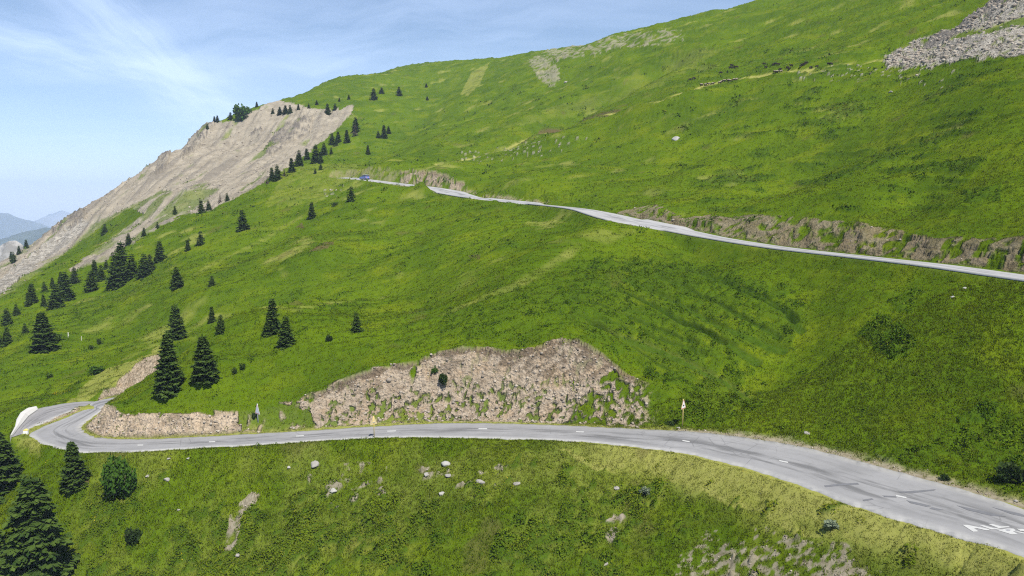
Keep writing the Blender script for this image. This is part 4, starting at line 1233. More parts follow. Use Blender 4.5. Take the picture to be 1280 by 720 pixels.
SP = 'tall spruce'
G1, G2, G3, G4, G5, G6, G7 = ('spruces on the grassy spur', 'spruces scattered on the meadow', 'dense spruces at the foot of the scree', 'small spruces on the scree slope', 'spruces in the row along the scree edge', 'small trees on the crest of the scree ridge', 'small spruces on the high pasture')
TREES = [  # picture column and row of the foot, height in picture, kind, width, group, label
    (212, 489, 76, 'M', .95, G1, 'tallest dark spruce on the spur above the hairpin, left of the broad one'), (257, 474, 57, 'M', 1.18, G1, 'broad dark spruce on the spur right of the tallest one, with a wide ragged skirt'),
    (221, 424, 45, 'a', 1.15, G1, 'mid height spruce on the spur crest directly behind the tallest one'), (265, 403, 21, 'c', 1.1, G1, 'upper of two small close spruces on the spur'), (276, 414, 22, 'b', 1.1, G1, 'lower of two small close spruces on the spur'),
    (341, 414, 43, 'a', 1.05, G1, 'slim spruce standing behind the leaning broad one in the middle of the spur'), (335, 418, 23, 'd', .95, G1, 'small spruce pressed against the left side of the slim spur spruce'), (358, 431, 38, 'b', 1.12, G1, 'broad spruce in front right of the slim one in the middle of the spur'),
    (446, 413, 24, 'd', 1.0, G1, 'small spruce standing alone farthest right on the spur, above the rock face'),
    (222, 358, 26, 'b', 1.25, G2, 'squat spruce alone on the meadow above the spur'), (265, 357, 13, 'd', 1.2, G2, 'tiny spruce alone on the meadow right of the squat spruce'), (304, 288, 27, 'b', 1.15, G2, 'spruce standing highest and alone on the left meadow below the scree'),
    (251, 305, 17, 'd', 1.1, G2, 'thin leaning young spruce, the right one of the small meadow pair'), (235, 313, 14, 'c', 1.2, G2, 'young dark spruce, the left one of the small meadow pair'), (390, 272, 20, 'c', 1.15, G2, 'narrow spruce alone on the slope below the blue car'),
    (439, 252, 20, 'd', 1.0, G2, 'dense broad little spruce just below the blue car'), (56, 436, 48, 'M', 1.3, G2, 'broad heavy spruce at the left end of the meadow, beside two marker stakes'),
    (48, 746, 160, 'N', 1.0, 'spruces below the hairpin', 'biggest spruce in the lower left corner below the hairpin'), (2, 612, 76, 'N', 1.3, 'spruces below the hairpin', 'dark spruce cut by the left picture edge level with the hairpin'), (94, 606, 58, 'M', 1.1, 'spruces below the hairpin', 'spruce with light tips just below the hairpin bend, left of the round bush'),
    (-14, 744, 108, 'N', 1.2, 'spruces below the hairpin', 'dark spruce at the bottom left edge behind the biggest one'), (45, 618, 18, 'd', 1.3, 'spruces below the hairpin', 'tiny spruce at the tip of the biggest one below the hairpin') ,
    (153, 352, 52, 'c', 1.0, G3, 'tallest spruce in the dense clump below the scree chute'), (146, 359, 46, 'a', 1.15, G3, 'broad spruce in front of the tallest one in the dense clump'), (165, 348, 32, 'b', 1.1, G3, 'shorter spruce on the right flank of the tallest clump spruce'),
    (181, 346, 30, 'b', 1.25, G3, 'broad spruce right of the dense clump, lower than its right neighbour'), (188, 339, 22, 'p', 1.1, G3, 'paler spruce wedged between two darker ones right of the dense clump'), (200, 326, 26, 'a', 1.2, G3, 'spruce at the upper right end of the trees below the scree chute'),
    (114, 364, 27, 'b', 1.3, G3, 'squat spruce left of the dense clump, lowest of three close together'), (119, 344, 20, 'c', 1.2, G3, 'yellowish topped spruce behind the squat one left of the dense clump'), (127, 350, 20, 'd', 1.0, G3, 'small spruce right of the squat one left of the dense clump'),
    (83, 375, 37, 'a', 1.15, G3, 'tall spruce in the left clump, the rear one of its pair'), (70, 385, 32, 'b', 1.2, G3, 'low spruce in the left clump, the front one of its pair'), (93, 353, 20, 'p', 1.2, G3, 'pale green bushy spruce behind the left clump'),
    (76, 356, 17, 'c', 1.0, G3, 'thin spruce rising behind the left clump'), (66, 360, 14, 'c', 1.1, G3, 'small thin spruce at the left rear of the left clump'), (56, 364, 13, 'd', 1.0, G3, 'small dark spruce between the left clump and the slim pair'),
    (55, 382, 15, 'a', 1.1, G3, 'little spruce in front left of the left clump'), (40, 378, 25, 'c', 1.2, G3, 'slim spruce left of the left clump, the taller of a slim pair'), (36, 382, 17, 'c', 1.1, G3, 'slim spruce touching the taller of the slim pair'),
    (21, 393, 14, 'd', 1.1, G3, 'small spruce beside the left picture edge, upper one of three'), (9, 406, 22, 'b', 1.2, G3, 'bushy spruce close to the left picture edge, left of the small upper one'), (9, 430, 23, 'd', 1.0, G3, 'low spruce close to the left picture edge, lowest of them'),
    (32, 417, 14, 'd', 1.1, G3, 'small rounded spruce between the picture edge and the broad heavy spruce'), (0, 432, 14, 'a', 1.1, G3, 'spruce cut by the left picture edge above the broad heavy spruce'), (133, 335, 11, 'd', 1.0, G3, 'tiny dark spruce behind the dense clump at the chute'),
    (131, 292, 13, 'd', 1.1, G4, 'dark little spruce alone on the green strip of the scree slope'), (219, 267, 10, 'd', 1.0, G4, 'tiny spruce on the scree edge above the meadow pair'), (180, 295, 11, 'c', 1.2, G4, 'tiny spruce at the upper end of the scree chute'), (161, 305, 14, 'b', 1.2, G4, 'small spruce just above the dense clump on the chute edge'),
    (197, 285, 8, 'd', 1.0, G4, 'smallest spruce on the scree chute, between two others'), (252, 267, 18, 'a', 1.1, G4, 'left of two touching spruces at the meadow top under the scree'), (261, 262, 12, 'b', 1.2, G4, 'right of two touching spruces at the meadow top under the scree'), (275, 253, 11, 'x', 1.1, G4, 'brownish thin spruce at the lowest end of the scree edge row'), (284, 250, 9, 'd', 1.1, G4, 'dark dot of a spruce right of the brownish thin one'),
    (33, 308, 12, 'c', 1.2, G4, 'highest dark spruce on the far left ridge skyline'), (24, 314, 10, 'c', 1.2, G4, 'middle spruce on the far left ridge skyline'), (14, 320, 9, 'c', 1.1, G4, 'small spruce lower on the far left ridge skyline'), (17, 328, 14, 'b', 1.1, G4, 'bushy spruce in front of the far left ridge skyline'),
    (340, 226, 17, 'c', 1.1, G5, 'first dark spruce of the scree edge row counted from the left'), (347, 225, 20, 'b', 1.05, G5, 'second spruce of the scree edge row, touching the first'), (334, 229, 9, 'x', 1.1, G5, 'small brownish spruce at the left foot of the scree edge row'), (356, 220, 9, 'x', 1.2, G5, 'rust coloured low spruce in the gap of the scree edge row'),
    (365, 215, 18, 'c', 1.2, G5, 'slim spruce right of the rust coloured gap tree'), (374, 207, 20, 'b', 1.1, G5, 'bushy spruce fourth along the scree edge row'), (384, 200, 15, 'c', 1.2, G5, 'slim small spruce left of the biggest row spruce'), (395, 203, 23, 'a', 1.15, G5, 'biggest spruce in the middle of the scree edge row'),
    (405, 194, 16, 'b', 1.2, G5, 'spruce hard against the right of the biggest row spruce'), (401, 203, 14, 'c', 1.1, G5, 'small spruce in front right of the biggest row spruce'), (401, 212, 9, 'd', 1.0, G5, 'low bushlike spruce below the scree edge row, right one'), (394, 217, 7, 'd', 1.0, G5, 'low bushlike spruce below the scree edge row, left one'),
    (415, 181, 15, 'b', 1.2, G5, 'spruce left in the upper trio of the scree edge row'), (423, 178, 14, 'a', 1.2, G5, 'spruce right in the upper trio of the scree edge row'), (420, 182, 10, 'd', 1.0, G5, 'small front spruce in the upper trio of the scree edge row'), (414, 192, 8, 'p', 1.1, G5, 'pale small bushy tree under the upper trio of the row'),
    (434, 178, 16, 'c', 1.2, G5, 'dark spruce between the upper trio and the top pair'), (445, 165, 19, 'b', 1.15, G5, 'dark spruce at the upper end of the scree edge row'), (444, 170, 14, 'x', 1.2, G5, 'grey dead spruce in front of the topmost row spruce'),
    (321, 134, 7, 'c', 1.3, G6, 'tiny spruce standing alone on the ridge skyline right of the round bush'), (288, 149, 9, 'p', 1.4, G6, 'pale bushy tree left of the round bush on the ridge'), (272, 153, 9, 'b', 1.2, G6, 'right of a pair of small spruces at the ridge edge'), (268, 153, 8, 'c', 1.2, G6, 'left of a pair of small spruces at the ridge edge'),
    (259, 161, 7, 'd', 1.1, G6, 'outermost little spruce on the ridge cliff edge'), (341, 142, 7, 'd', 1.1, G6, 'first little spruce in the thicket on top of the scree'), (350, 143, 10, 'b', 1.3, G6, 'bushy second tree in the thicket on top of the scree'), (357, 142, 11, 'b', 1.3, G6, 'third and tallest tree in the thicket on top of the scree'),
    (363, 141, 10, 'd', 1.1, G6, 'fourth tree closing the thicket on top of the scree'), (373, 137, 7, 'c', 1.3, G6, 'small spruce right of the thicket on top of the scree'), (386, 135, 6, 'd', 1.1, G6, 'lower tiny spruce right of the thicket, on the crest lawn'), (396, 131, 6, 'p', 1.4, G6, 'upper pale tiny tree right of the thicket, on the crest lawn'),
    (410, 142, 13, 'a', 1.2, G6, 'dark spruce at the right head of the scree'), (419, 137, 8, 'd', 1.3, G6, 'bushy low tree touching the spruce at the right head of the scree'), (436, 124, 6, 'd', 1.2, G6, 'tiny round tree on the pasture right of the scree head'), (424, 127, 5, 'c', 1.3, G6, 'tiny tree on the pasture left of the tiny round one'),
    (467, 125, 15, 'b', 1.3, G7, 'dark spruce under the skyline, left one with a bushy neighbour'), (477, 117, 8, 'd', 1.5, G7, 'bushy low neighbour of the left skyline spruce'), (499, 119, 11, 'd', 1.2, G7, 'roundish spruce alone under the skyline'), (533, 109, 5, 'd', 1.3, G7, 'upper dark dot of a tree on the high pasture'), (534, 125, 5, 'd', 1.3, G7, 'lower dark dot of a tree on the high pasture'),
    (480, 172, 16, 'c', 1.2, G7, 'middle and tallest spruce of the trio above the car'), (473, 172, 9, 'd', 1.1, G7, 'left small spruce of the trio above the car'), (486, 167, 10, 'b', 1.2, G7, 'right spruce of the trio above the car'), (460, 192, 11, 'c', 1.2, G7, 'slim spruce alone nearest above the car'),
]
for i, (px, py, hp, kind, wd, grp, lab) in enumerate(TREES):
    p = hit(px, py, 24, 700)
    if p is None:
        p = hit(px, py + 3, 24, 700)
    if p is None:
        print('no ground for', lab); continue
    dep = p[1] * CT - p[2] * ST
    plant(kind, p, hp * dep / FPX, wd, lab, grp, RNG.uniform(0, 6.28))

# ------------------------------------------------------------------ leafy bushes
def leaf_cloud(seed, n, lobes, size, rr=(1, 1, 1)):
    r = np.random.default_rng(seed)
    C = np.stack([r.uniform(-.55, .55, lobes), r.uniform(-.55, .55, lobes), r.uniform(.25, .85, lobes)], 1); Rr = r.uniform(.16, .46, lobes)
    k = r.integers(0, lobes, n); d = r.normal(size=(n, 3)); d /= np.linalg.norm(d, axis=1)[:, None]
    P = C[k] + d * (Rr[k] * r.uniform(.45, 1.18, n))[:, None]
    P = P[(P[:, 2] > .02)]; n = len(P); d = d[:n]
    tip = r.normal(size=(n, 3)) + np.array([0, 0, .3]); tip /= np.linalg.norm(tip, axis=1)[:, None]
    L = size * r.uniform(.6, 1.3, n)
    Q = frond_quads(P, P + tip * L[:, None], L * .38, r.normal(size=(n, 3)) + np.array([0, 0, .8]))
    V = Q.reshape(-1, 3) * np.array(rr)
    T = np.stack([r.uniform(0, 1, n), np.clip((P[:, 2] - .6) * 1.2, 0, 1) * r.uniform(0, 1, n), np.zeros(n), np.ones(n)], 1)
    return V, np.arange(len(V)).reshape(-1, 4), np.repeat(T, 4, axis=0)


M_bush = mat_leaf('bush_leaves', [(.03, .075, .010), (.06, .12, .014), (.09, .16, .02)], .25, .3)
M_bush_d = mat_leaf('dark_bush_leaves', [(.025, .045, .012), (.04, .07, .016), (.07, .095, .025)], .2)
M_silver = mat_leaf('silvery_bush_leaves', [(.15, .19, .12), (.22, .26, .17), (.27, .31, .2)], .2)
for i, (px, py, wp, hp, mt, n, lab, nm) in enumerate([
    (153, 622, 46, 48, M_bush, 5200, 'round leafy green bush on the bank below the hairpin', 'bush'), (163, 677, 25, 18, M_bush_d, 1500, 'small low dark bush below the round leafy bush', 'bush'), (555, 481, 15, 15, M_bush_d, 1200, 'dark rounded bush clinging to the middle of the rock face', 'bush'),
    (543, 467, 10, 9, M_bush, 500, 'tiny green bush on the rock face just above the dark rounded one', 'bush'), (303, 150, 20, 17, M_bush, 1600, 'rounded deciduous bush on the skyline of the scree ridge', 'bush'), (309, 143, 10, 10, M_bush, 700, 'smaller bush behind the rounded skyline bush', 'bush'),
    (293, 467, 9, 7, M_bush_d, 400, 'low dark shrub on the spur left, right of the broad spruce', 'shrub'), (303, 462, 10, 8, M_bush_d, 400, 'low dark shrub on the spur, right one of a pair', 'shrub'), (411, 426, 13, 7, M_bush_d, 500, 'flat brownish shrub on the spur between the spruces', 'shrub'),
    (1265, 604, 34, 22, M_bush_d, 1800, 'dark shrub mound at the right picture edge above the road', 'shrub'), (1182, 599, 16, 7, M_bush_d, 500, 'small dark shrub left of the mound at the right edge', 'shrub'), (838, 532, 13, 6, M_bush_d, 500, 'small dark leaf clump left of the yellow sign pole', 'shrub'),
    (806, 617, 18, 9, M_silver, 700, 'silvery green plant on the dry verge crest, upper one', 'plant'), (1038, 660, 26, 10, M_silver, 900, 'silvery green plant on the near bank under the road, right one', 'plant'), (318, 524, 9, 10, M_bush_d, 400, 'dark leaf clump at the foot of the grey sign', 'shrub'),
    (61, 428, 30, 10, M_bush_d, 500, 'low dark scrub at the foot of the broad heavy spruce', 'shrub'), (418, 258, 9, 5, M_bush_d, 250, 'low brownish shrub left of the broad little spruce by the car', 'shrub'), (125, 430, 12, 7, M_bush_d, 350, 'dark low shrub in the meadow above the hairpin cutting', 'shrub'),
    (115, 437, 9, 6, M_bush_d, 250, 'greyish low shrub left of the dark meadow shrub', 'shrub'), (62, 472, 10, 6, M_bush_d, 250, 'dark tuft alone low in the left meadow', 'shrub'), (120, 466, 20, 9, M_bush, 500, 'leafy green shrub on the lip of the hairpin cutting', 'shrub')]):
    p = hit(px, py)
    if p is None: continue
    s_ = p[1] / FPX
    t = empty(nm, W(p), RNG.uniform(0, 6)); tag(t, lab, nm, 'bushes and shrubs')
    V, F, T4 = leaf_cloud(300 + i, n, 9, .16 if n > 3000 else .24)
    V = V * np.array([wp * s_ * .55, wp * s_ * .5, hp * s_ * .88])
    new_mesh('foliage', V, F, mt, t, False, {'tint': T4})
    st = [tube([(0, 0, -.15), (math.cos(a) * wp * s_ * .12, math.sin(a) * wp * s_ * .12, hp * s_ * .3), (math.cos(a) * wp * s_ * .3, math.sin(a) * wp * s_ * .3, hp * s_ * .7)], [.05 * hp * s_ / 2, .035 * hp * s_ / 2, .015 * hp * s_ / 2], 6) for a in (0, 1.3, 2.6, 3.9, 5.2)]
    V, F = cat(*st); new_mesh('stems', V, F, M_bark, t, True)

# ------------------------------------------------------------------ sheep
def skin_body(name, verts, edges, rad, sub, mat):
    me = bpy.data.meshes.new(name); me.from_pydata(verts, edges, []); o_ = bpy.data.objects.new(name, me); COL.objects.link(o_)
    sk = o_.modifiers.new('skin', 'SKIN'); o_.modifiers.new('sub', 'SUBSURF').levels = sub
    lay_ = me.skin_vertices[0].data
    for i_, r_ in enumerate(rad): lay_[i_].radius = (r_, r_)
    lay_[0].use_root = True
    dg = bpy.context.evaluated_depsgraph_get(); m2 = bpy.data.meshes.new_from_object(o_.evaluated_get(dg))
    bpy.data.objects.remove(o_); m2.name = name
    for m in mat: m2.materials.append(m)
    return m2


SHV = [(0, 0, .56), (.36, 0, .58), (-.38, 0, .58), (.52, 0, .66), (.66, 0, .74), (.80, 0, .66), (-.50, 0, .52),
       (.34, .13, .38), (.34, .14, .20), (.35, .14, 0), (.34, -.13, .38), (.34, -.14, .20), (.35, -.14, 0),
       (-.36, .13, .38), (-.42, .14, .22), (-.38, .14, 0), (-.36, -.13, .38), (-.42, -.14, .22), (-.38, -.14, 0), (.64, .11, .80), (.64, -.11, .80), (-.56, 0, .38)]
SHE = [(0, 1), (0, 2), (1, 3), (3, 4), (4, 5), (2, 6), (1, 7), (7, 8), (8, 9), (1, 10), (10, 11), (11, 12), (2, 13), (13, 14), (14, 15), (2, 16), (16, 17), (17, 18), (4, 19), (4, 20), (6, 21)]
SHR = [.27, .25, .25, .15, .11, .07, .16, .07, .045, .04, .07, .045, .04, .08, .05, .04, .08, .05, .04, .03, .03, .04]
M_wool_d = mat_plain('dark_brown_wool', (.035, .026, .02), .95, .1, .3, 9); M_wool_p = mat_plain('pale_wool', (.36, .30, .22), .95, .1, .2, 9)
sheep_d = skin_body('dark_sheep', SHV, SHE, SHR, 1, [M_wool_d])
GZ = [v if i not in (4, 5, 19, 20) else {4: (.68, 0, .46), 5: (.78, 0, .24), 19: (.64, .11, .52), 20: (.64, -.11, .52)}[i] for i, v in enumerate(SHV)]
sheep_g = skin_body('grazing_sheep', GZ, SHE, SHR, 1, [M_wool_d])
sheep_p = skin_body('pale_sheep', SHV, SHE, SHR, 1, [M_wool_d, M_wool_p])
for poly in sheep_p.polygons:
    c = poly.center
    if c[2] > .6 and c[0] < .45: poly.material_index = 1
for me in (sheep_d, sheep_g, sheep_p):
    me.polygons.foreach_set('use_smooth', np.ones(len(me.polygons), bool))
ORD = ['first', 'second', 'third', 'fourth', 'fifth', 'sixth', 'seventh', 'eighth', 'ninth', 'tenth', 'eleventh']
SHEEP = []
for i, q in enumerate([(877, 107.5), (882, 107), (886.5, 106.6), (891, 106), (899.5, 104.8), (902, 103.4), (905.2, 102.4), (910, 101.9), (912.6, 102.4), (917, 101.2), (920.3, 100.7)]):
    SHEEP.append((q, sheep_p, '%s sheep from the left in the file walking along the terrace path' % ORD[i], 'sheep in file on the terrace path'))
for i, q in enumerate([(913, 86.3), (914.8, 83.3), (916.8, 86), (921, 85.4)]):
    SHEEP.append((q, sheep_d, 'dark sheep, %s from the left in the tight knot above the file' % ORD[i], 'knot of sheep above the file'))
for i, q in enumerate([(862.6, 101), (867, 99.5), (901, 92.4)]):
    SHEEP.append((q, sheep_g, 'lone dark sheep grazing at the left of the flock, %s from the left' % ORD[i], 'grazing sheep left of the flock'))
for i, q in enumerate([(955.5, 81.4), (957, 85.6), (966.5, 82.3), (970, 81.4), (972.8, 82)]):
    SHEEP.append((q, sheep_g if i < 2 else sheep_d, 'dark sheep in the upper middle of the flock, %s from the left' % ORD[i], 'sheep in the upper middle of the flock'))
for i, q in enumerate([(968.6, 91.4), (971, 91), (974.8, 88.3), (976, 90.8)]):
    SHEEP.append((q, sheep_p if i != 2 else sheep_d, 'sheep in the bunch just above the path, %s from the left' % ORD[i], 'bunch of sheep by the path'))
for i, q in enumerate([(984, 86), (986.6, 87.4), (989.2, 83.5), (1001, 84), (1003.8, 82.6), (1006, 81.5), (1008.3, 79.9)]):
    SHEEP.append((q, sheep_d, 'dark sheep climbing in the slanting line right of the bunch, %s from the left' % ORD[i], 'sheep in the slanting line'))
for i, q in enumerate([(1013.4, 86), (1020.7, 84.7), (1035.6, 81.4), (1038.9, 81.3)]):
    SHEEP.append((q, sheep_g if i < 2 else sheep_d, 'dark sheep near the white stones at the right of the flock, %s from the left' % ORD[i], 'sheep at the right of the flock'))
for q, me, lab, grp in SHEEP:
    p = hit(q[0], q[1], 60, 700)
    if p is None: continue
    o_ = bpy.data.objects.new('sheep', me); COL.objects.link(o_); o_.location = W(p)
    s_ = 4.6 * p[1] / FPX / 1.25; s_ = min(max(s_, .85), 1.3)
    o_.scale = (s_, s_, s_); o_.rotation_euler = (0, 0, RNG.uniform(-.5, .5) + (0 if RNG.random() < .6 else math.pi)); tag(o_, lab, 'sheep', grp)

# ------------------------------------------------------------------ loose stones, grass, herbs: nobody could count them
def scatter(n, y0, y1, a0, a1, prob):
    y = np.sqrt(RNG.uniform(y0 * y0, y1 * y1, n)); a = RNG.uniform(a0, a1, n); x = a * y
    keep = RNG.random(n) < prob(x, y)
    x, y = x[keep], y[keep]
    return x, y, ground(x, y)


onroad = np.minimum(np.minimum(dL, dY), dU)
HARD = np.maximum(ROCK, SCREE)
SV = []; SF = []; off = 0
protoR = [rock_mesh(500 + i, 1, .7) for i in range(6)]
for n, y0, y1, a0, a1, lo, hi, fn in [(60000, 64, 100, -.75, .45, .05, .26, lambda x, y: ROCK_(x, y) * .5), (26000, 80, 320, -.45, .9, .12, .5, lambda x, y: ROCK_(x, y) * .5 + SCR_(x, y) * .5), (12000, 160, 460, -.75, -.15, .15, .7, lambda x, y: SCR_(x, y) * .35),
                                      (16000, 110, 300, .45, .9, .15, .85, lambda x, y: SCR_(x, y) * .8), (26000, 38, 72, -.4, .7, .03, .14, lambda x, y: SOIL_(x, y) * .5), (9000, 150, 420, -.2, .6, .2, .6, lambda x, y: SCR_(x, y) * .9)]:
    ROCK_ = lambda x, y: look(ROCK, x, y); SCR_ = lambda x, y: look(SCREE, x, y); SOIL_ = lambda x, y: look(SOIL, x, y) * (look(onroad, x, y) > .2)
    x, y, z = scatter(n, y0, y1, a0, a1, fn)
    m = len(x); r_ = lo * (hi / lo) ** (RNG.random(m) ** 2.2)
    kind = RNG.integers(0, 6, m); rot = RNG.uniform(0, 6.28, m)
    for kx in range(6):
        s = kind == kx; V0, F0 = protoR[kx]
        c, sn_ = np.cos(rot[s]), np.sin(rot[s])
        vx = (V0[None, :, 0] * c[:, None] - V0[None, :, 1] * sn_[:, None]) * r_[s][:, None] + x[s][:, None]
        vy = (V0[None, :, 0] * sn_[:, None] + V0[None, :, 1] * c[:, None]) * r_[s][:, None] + y[s][:, None]
        vz = V0[None, :, 2] * r_[s][:, None] + z[s][:, None] + CAMZ + .15 * r_[s][:, None]
        V = np.stack([vx, vy, vz], -1).reshape(-1, 3)
        F = (F0[None] + (np.arange(s.sum()) * len(V0))[:, None, None]).reshape(-1, 3) + off
        SV.append(V); SF.append(F); off += len(V)
kst = NT('loose_limestone'); gn_ = kst.n('ShaderNodeNewGeometry')
cc = kst.mix(gn_.outputs['Random Per Island'], (.19, .155, .12), (.42, .365, .29))
M_stones = kst.bsdf(cc, .95, .1)
tag(new_mesh('loose_stones', np.concatenate(SV), np.concatenate(SF), M_stones), kind='stuff')
del SV, SF

M_grass = mat_leaf('grass_blades', [(.076, .124, .0045), (.130, .178, .006), (.25, .25, .07)], .25, .88)
M_herb = mat_leaf('herb_leaves', [(.046, .092, .005), (.128, .198, .008), (.21, .21, .02)], .25, .7)


def tufts(name, specs, mat):
    Vs = []; Ts = []
    for n, y0, y1, a0, a1, nbl, hgt, wdt, spread, prob, kind in specs:
        x, y, z = scatter(n, y0, y1, a0, a1, prob)
        m = len(x)
        if m == 0: continue
        sc_ = RNG.uniform(.6, 1.35, m)
        dry = np.clip(look(DRY, x, y), 0, 1); sh = look(SHRUB, x, y)
        ang = RNG.uniform(0, 6.28, (m, nbl)); rr = spread * np.sqrt(RNG.random((m, nbl))) * sc_[:, None]
        bx = x[:, None] + np.cos(ang) * rr; by = y[:, None] + np.sin(ang) * rr
        bz = ground(bx.ravel(), np.clip(by.ravel(), 25, 1400)).reshape(m, nbl) + CAMZ
        if kind == 'blade':
            h = hgt * (sc_ * (1 - .6 * dry))[:, None] * RNG.uniform(.5, 1.2, (m, nbl)); la = RNG.uniform(0, 6.28, (m, nbl)); ln = RNG.uniform(.1, .75, (m, nbl)) * h
            tipx = bx + np.cos(la) * ln; tipy = by + np.sin(la) * ln; tipz = bz + h
            wa = la + 1.57 + RNG.uniform(-.6, .6, (m, nbl)); wx = np.cos(wa) * wdt * sc_[:, None]; wy = np.sin(wa) * wdt * sc_[:, None]
            T3 = np.stack([np.stack([bx - wx, by - wy, bz - .03], -1), np.stack([bx + wx, by + wy, bz - .03], -1), np.stack([tipx, tipy, tipz], -1)], 2).reshape(-1, 3)
            Vs.append(T3.astype(np.float32)); k_ = 3
        else:
            dome = 1 - (rr / (spread * sc_[:, None])) ** 2
            h0 = hgt * sc_[:, None] * (dome * RNG.uniform(.5, 1.0, (m, nbl)))
            P = np.stack([bx, by, bz + h0], -1).reshape(-1, 3); N = len(P)
            tip = RNG.normal(size=(N, 3)) * .8 + np.array([0, 0, .5]); tip /= np.linalg.norm(tip, axis=1)[:, None]
            L = (wdt * np.repeat(sc_, nbl) * RNG.uniform(.7, 1.4, N))
            side = np.cross(tip, RNG.normal(size=(N, 3)) * .5 + np.array([0, 0, 1])); side /= np.linalg.norm(side, axis=1)[:, None] + 1e-9
            b_ = P - tip * L[:, None] * .5; t_ = P + tip * L[:, None] * .5
            T3 = np.stack([b_, P + side * L[:, None] * .36, t_, b_ * .35 + t_ * .65 - side * L[:, None] * .36], 1)
            T3 = T3[:, [0, 1, 2, 0, 2, 3]].reshape(-1, 3)
            Vs.append(T3.astype(np.float32)); k_ = 6
        r1 = np.clip(np.repeat(.1 + .45 * RNG.random(m) + .8 * look(n_mid, x, y) + .5 * look(n_big, x, y), nbl) + RNG.random(m * nbl) * .35 - np.repeat(sh * np.where(y > 76, .9, .3), nbl), 0, 1)
        d1 = np.clip(np.repeat(dry, nbl) * RNG.uniform(.3, 1.0, m * nbl) + (RNG.random(m * nbl) < .05) * .5, 0, 1)
        Tn = np.stack([r1, d1, r1 * 0, r1 * 0 + 1], 1)
        Ts.append(np.repeat(Tn, k_, axis=0).astype(np.float32))
    V = np.concatenate(Vs); T = np.concatenate(Ts)
    o_ = new_mesh(name, V, np.arange(len(V)).reshape(-1, 3), mat, None, False, {'tint': T})
    return tag(o_, kind='stuff')


def pgrass(x, y):
    return np.where((look(HARD, x, y) > .4) | (look(onroad, x, y) < .15), 0, 1 - .9 * np.clip(look(SOIL, x, y), 0, 1)) * (1 - .55 * look(SHRUB, x, y)) * (1 - .95 * look(GROOVE, x, y))


def pherb(x, y):
    return np.where((look(HARD, x, y) > .7) | (look(onroad, x, y) < .25), 0, np.clip(look(SHRUB, x, y) * 1.0 + .02, 0, 1) * (1 - .8 * look(SOIL, x, y)) * (1 - .95 * look(GROOVE, x, y)))


def prock(x, y):
    return np.where((look(ROCK, x, y) > .5) & (look(onroad, x, y) > .6), .06 + .5 * (look(n_mid, x, y) > .22), 0)


def pverge(x, y):
    d_ = look(onroad, x, y)
    return np.where((d_ > .02) & (d_ < 1.1) & (look(HARD, x, y) < .5), .9 * (1 - .6 * look(SOIL, x, y)), 0)


tufts('grass', [(90000, 38, 74, -.78, .78, 9, .17, .024, .17, pgrass, 'blade'), (70000, 60, 104, -.78, .78, 7, .13, .032, .22, pgrass, 'blade'), (55000, 100, 175, -.78, .78, 6, .14, .055, .35, pgrass, 'blade'),
                (40000, 170, 330, -.78, .78, 5, .17, .10, .6, pgrass, 'blade'), (40000, 40, 95, -.78, .78, 8, .17, .02, .14, pverge, 'blade')], M_grass)
tufts('undergrowth', [(6000, 36, 80, -.78, .78, 70, .62, .16, .62, lambda x, y: pherb(x, y) ** 2 * .55, 'leaf'), (2600, 62, 105, -.3, .78, 60, .5, .16, .6, lambda x, y: pherb(x, y) ** 2 * .5, 'leaf'), (12000, 36, 76, -.78, .78, 26, .30, .15, .36, pherb, 'leaf'), (15000, 60, 112, -.78, .78, 16, .30, .15, .36, pherb, 'leaf'), (24000, 105, 200, -.78, .78, 11, .42, .26, .6, pherb, 'leaf'),
                      (14000, 200, 420, -.78, .78, 8, .7, .6, 1.2, pherb, 'leaf'), (9000, 64, 100, -.75, .45, 16, .26, .12, .28, prock, 'leaf')], M_herb)
FL = (FLOW > .3)
kf = NT('yellow_flowers'); M_flow = kf.bsdf((.62, .46, .03), .8, .1, None, 0, .3)
tufts('yellow_flowers', [(60000, 40, 130, -.75, .6, 5, .28, .07, .25, lambda x, y: np.where(look(onroad, x, y) > .3, look(FLOW, x, y) * .6 + .016 * (y < 75) * (look(n_mid, x, y) > .1), 0), 'leaf')], M_flow)

# ------------------------------------------------------------------ valley and far mountains
def far_ridge(name, prof, Y, foot, spread, back, mat, rough, seed):
    a = np.linspace(prof[0][0], prof[-1][0], 260); tops = np.interp(a, [p[0] for p in prof], [p[1] for p in prof])
    vs = np.concatenate([np.linspace(-1, 0, 40), np.linspace(0, 1, 16)[1:]])
    P = np.array([at(px, py, Y) for px, py in zip(a, tops)])
    xx = P[:, 0][None] + 0 * vs[:, None]; yy = Y + np.where(vs < 0, vs * spread, vs * back)[:, None] + 0 * P[:, 0][None]
    f = 1 - np.abs(vs)[:, None] ** .85
    zz = foot + (P[:, 2][None] - foot) * f
    amp = rough * (1 - .75 * f ** 6)
    zz = zz + amp * (-np.abs(fbm2(xx / (rough * 4) + seed, yy / (rough * 9), 5, seed)) + .12) * 2
    zz = zz + .10 * rough * fbm2(xx / (rough * .6), yy / (rough * .6), 4, seed + 3)
    n, m = xx.shape; I = np.arange(n * m).reshape(n, m)
    F = np.stack([I[:-1, :-1], I[:-1, 1:], I[1:, 1:], I[1:, :-1]], -1).reshape(-1, 4)
    o_ = new_mesh(name, np.stack([xx, yy, zz + CAMZ], -1).reshape(-1, 3), F, mat, None, True)
    return tag(o_, kind='structure')


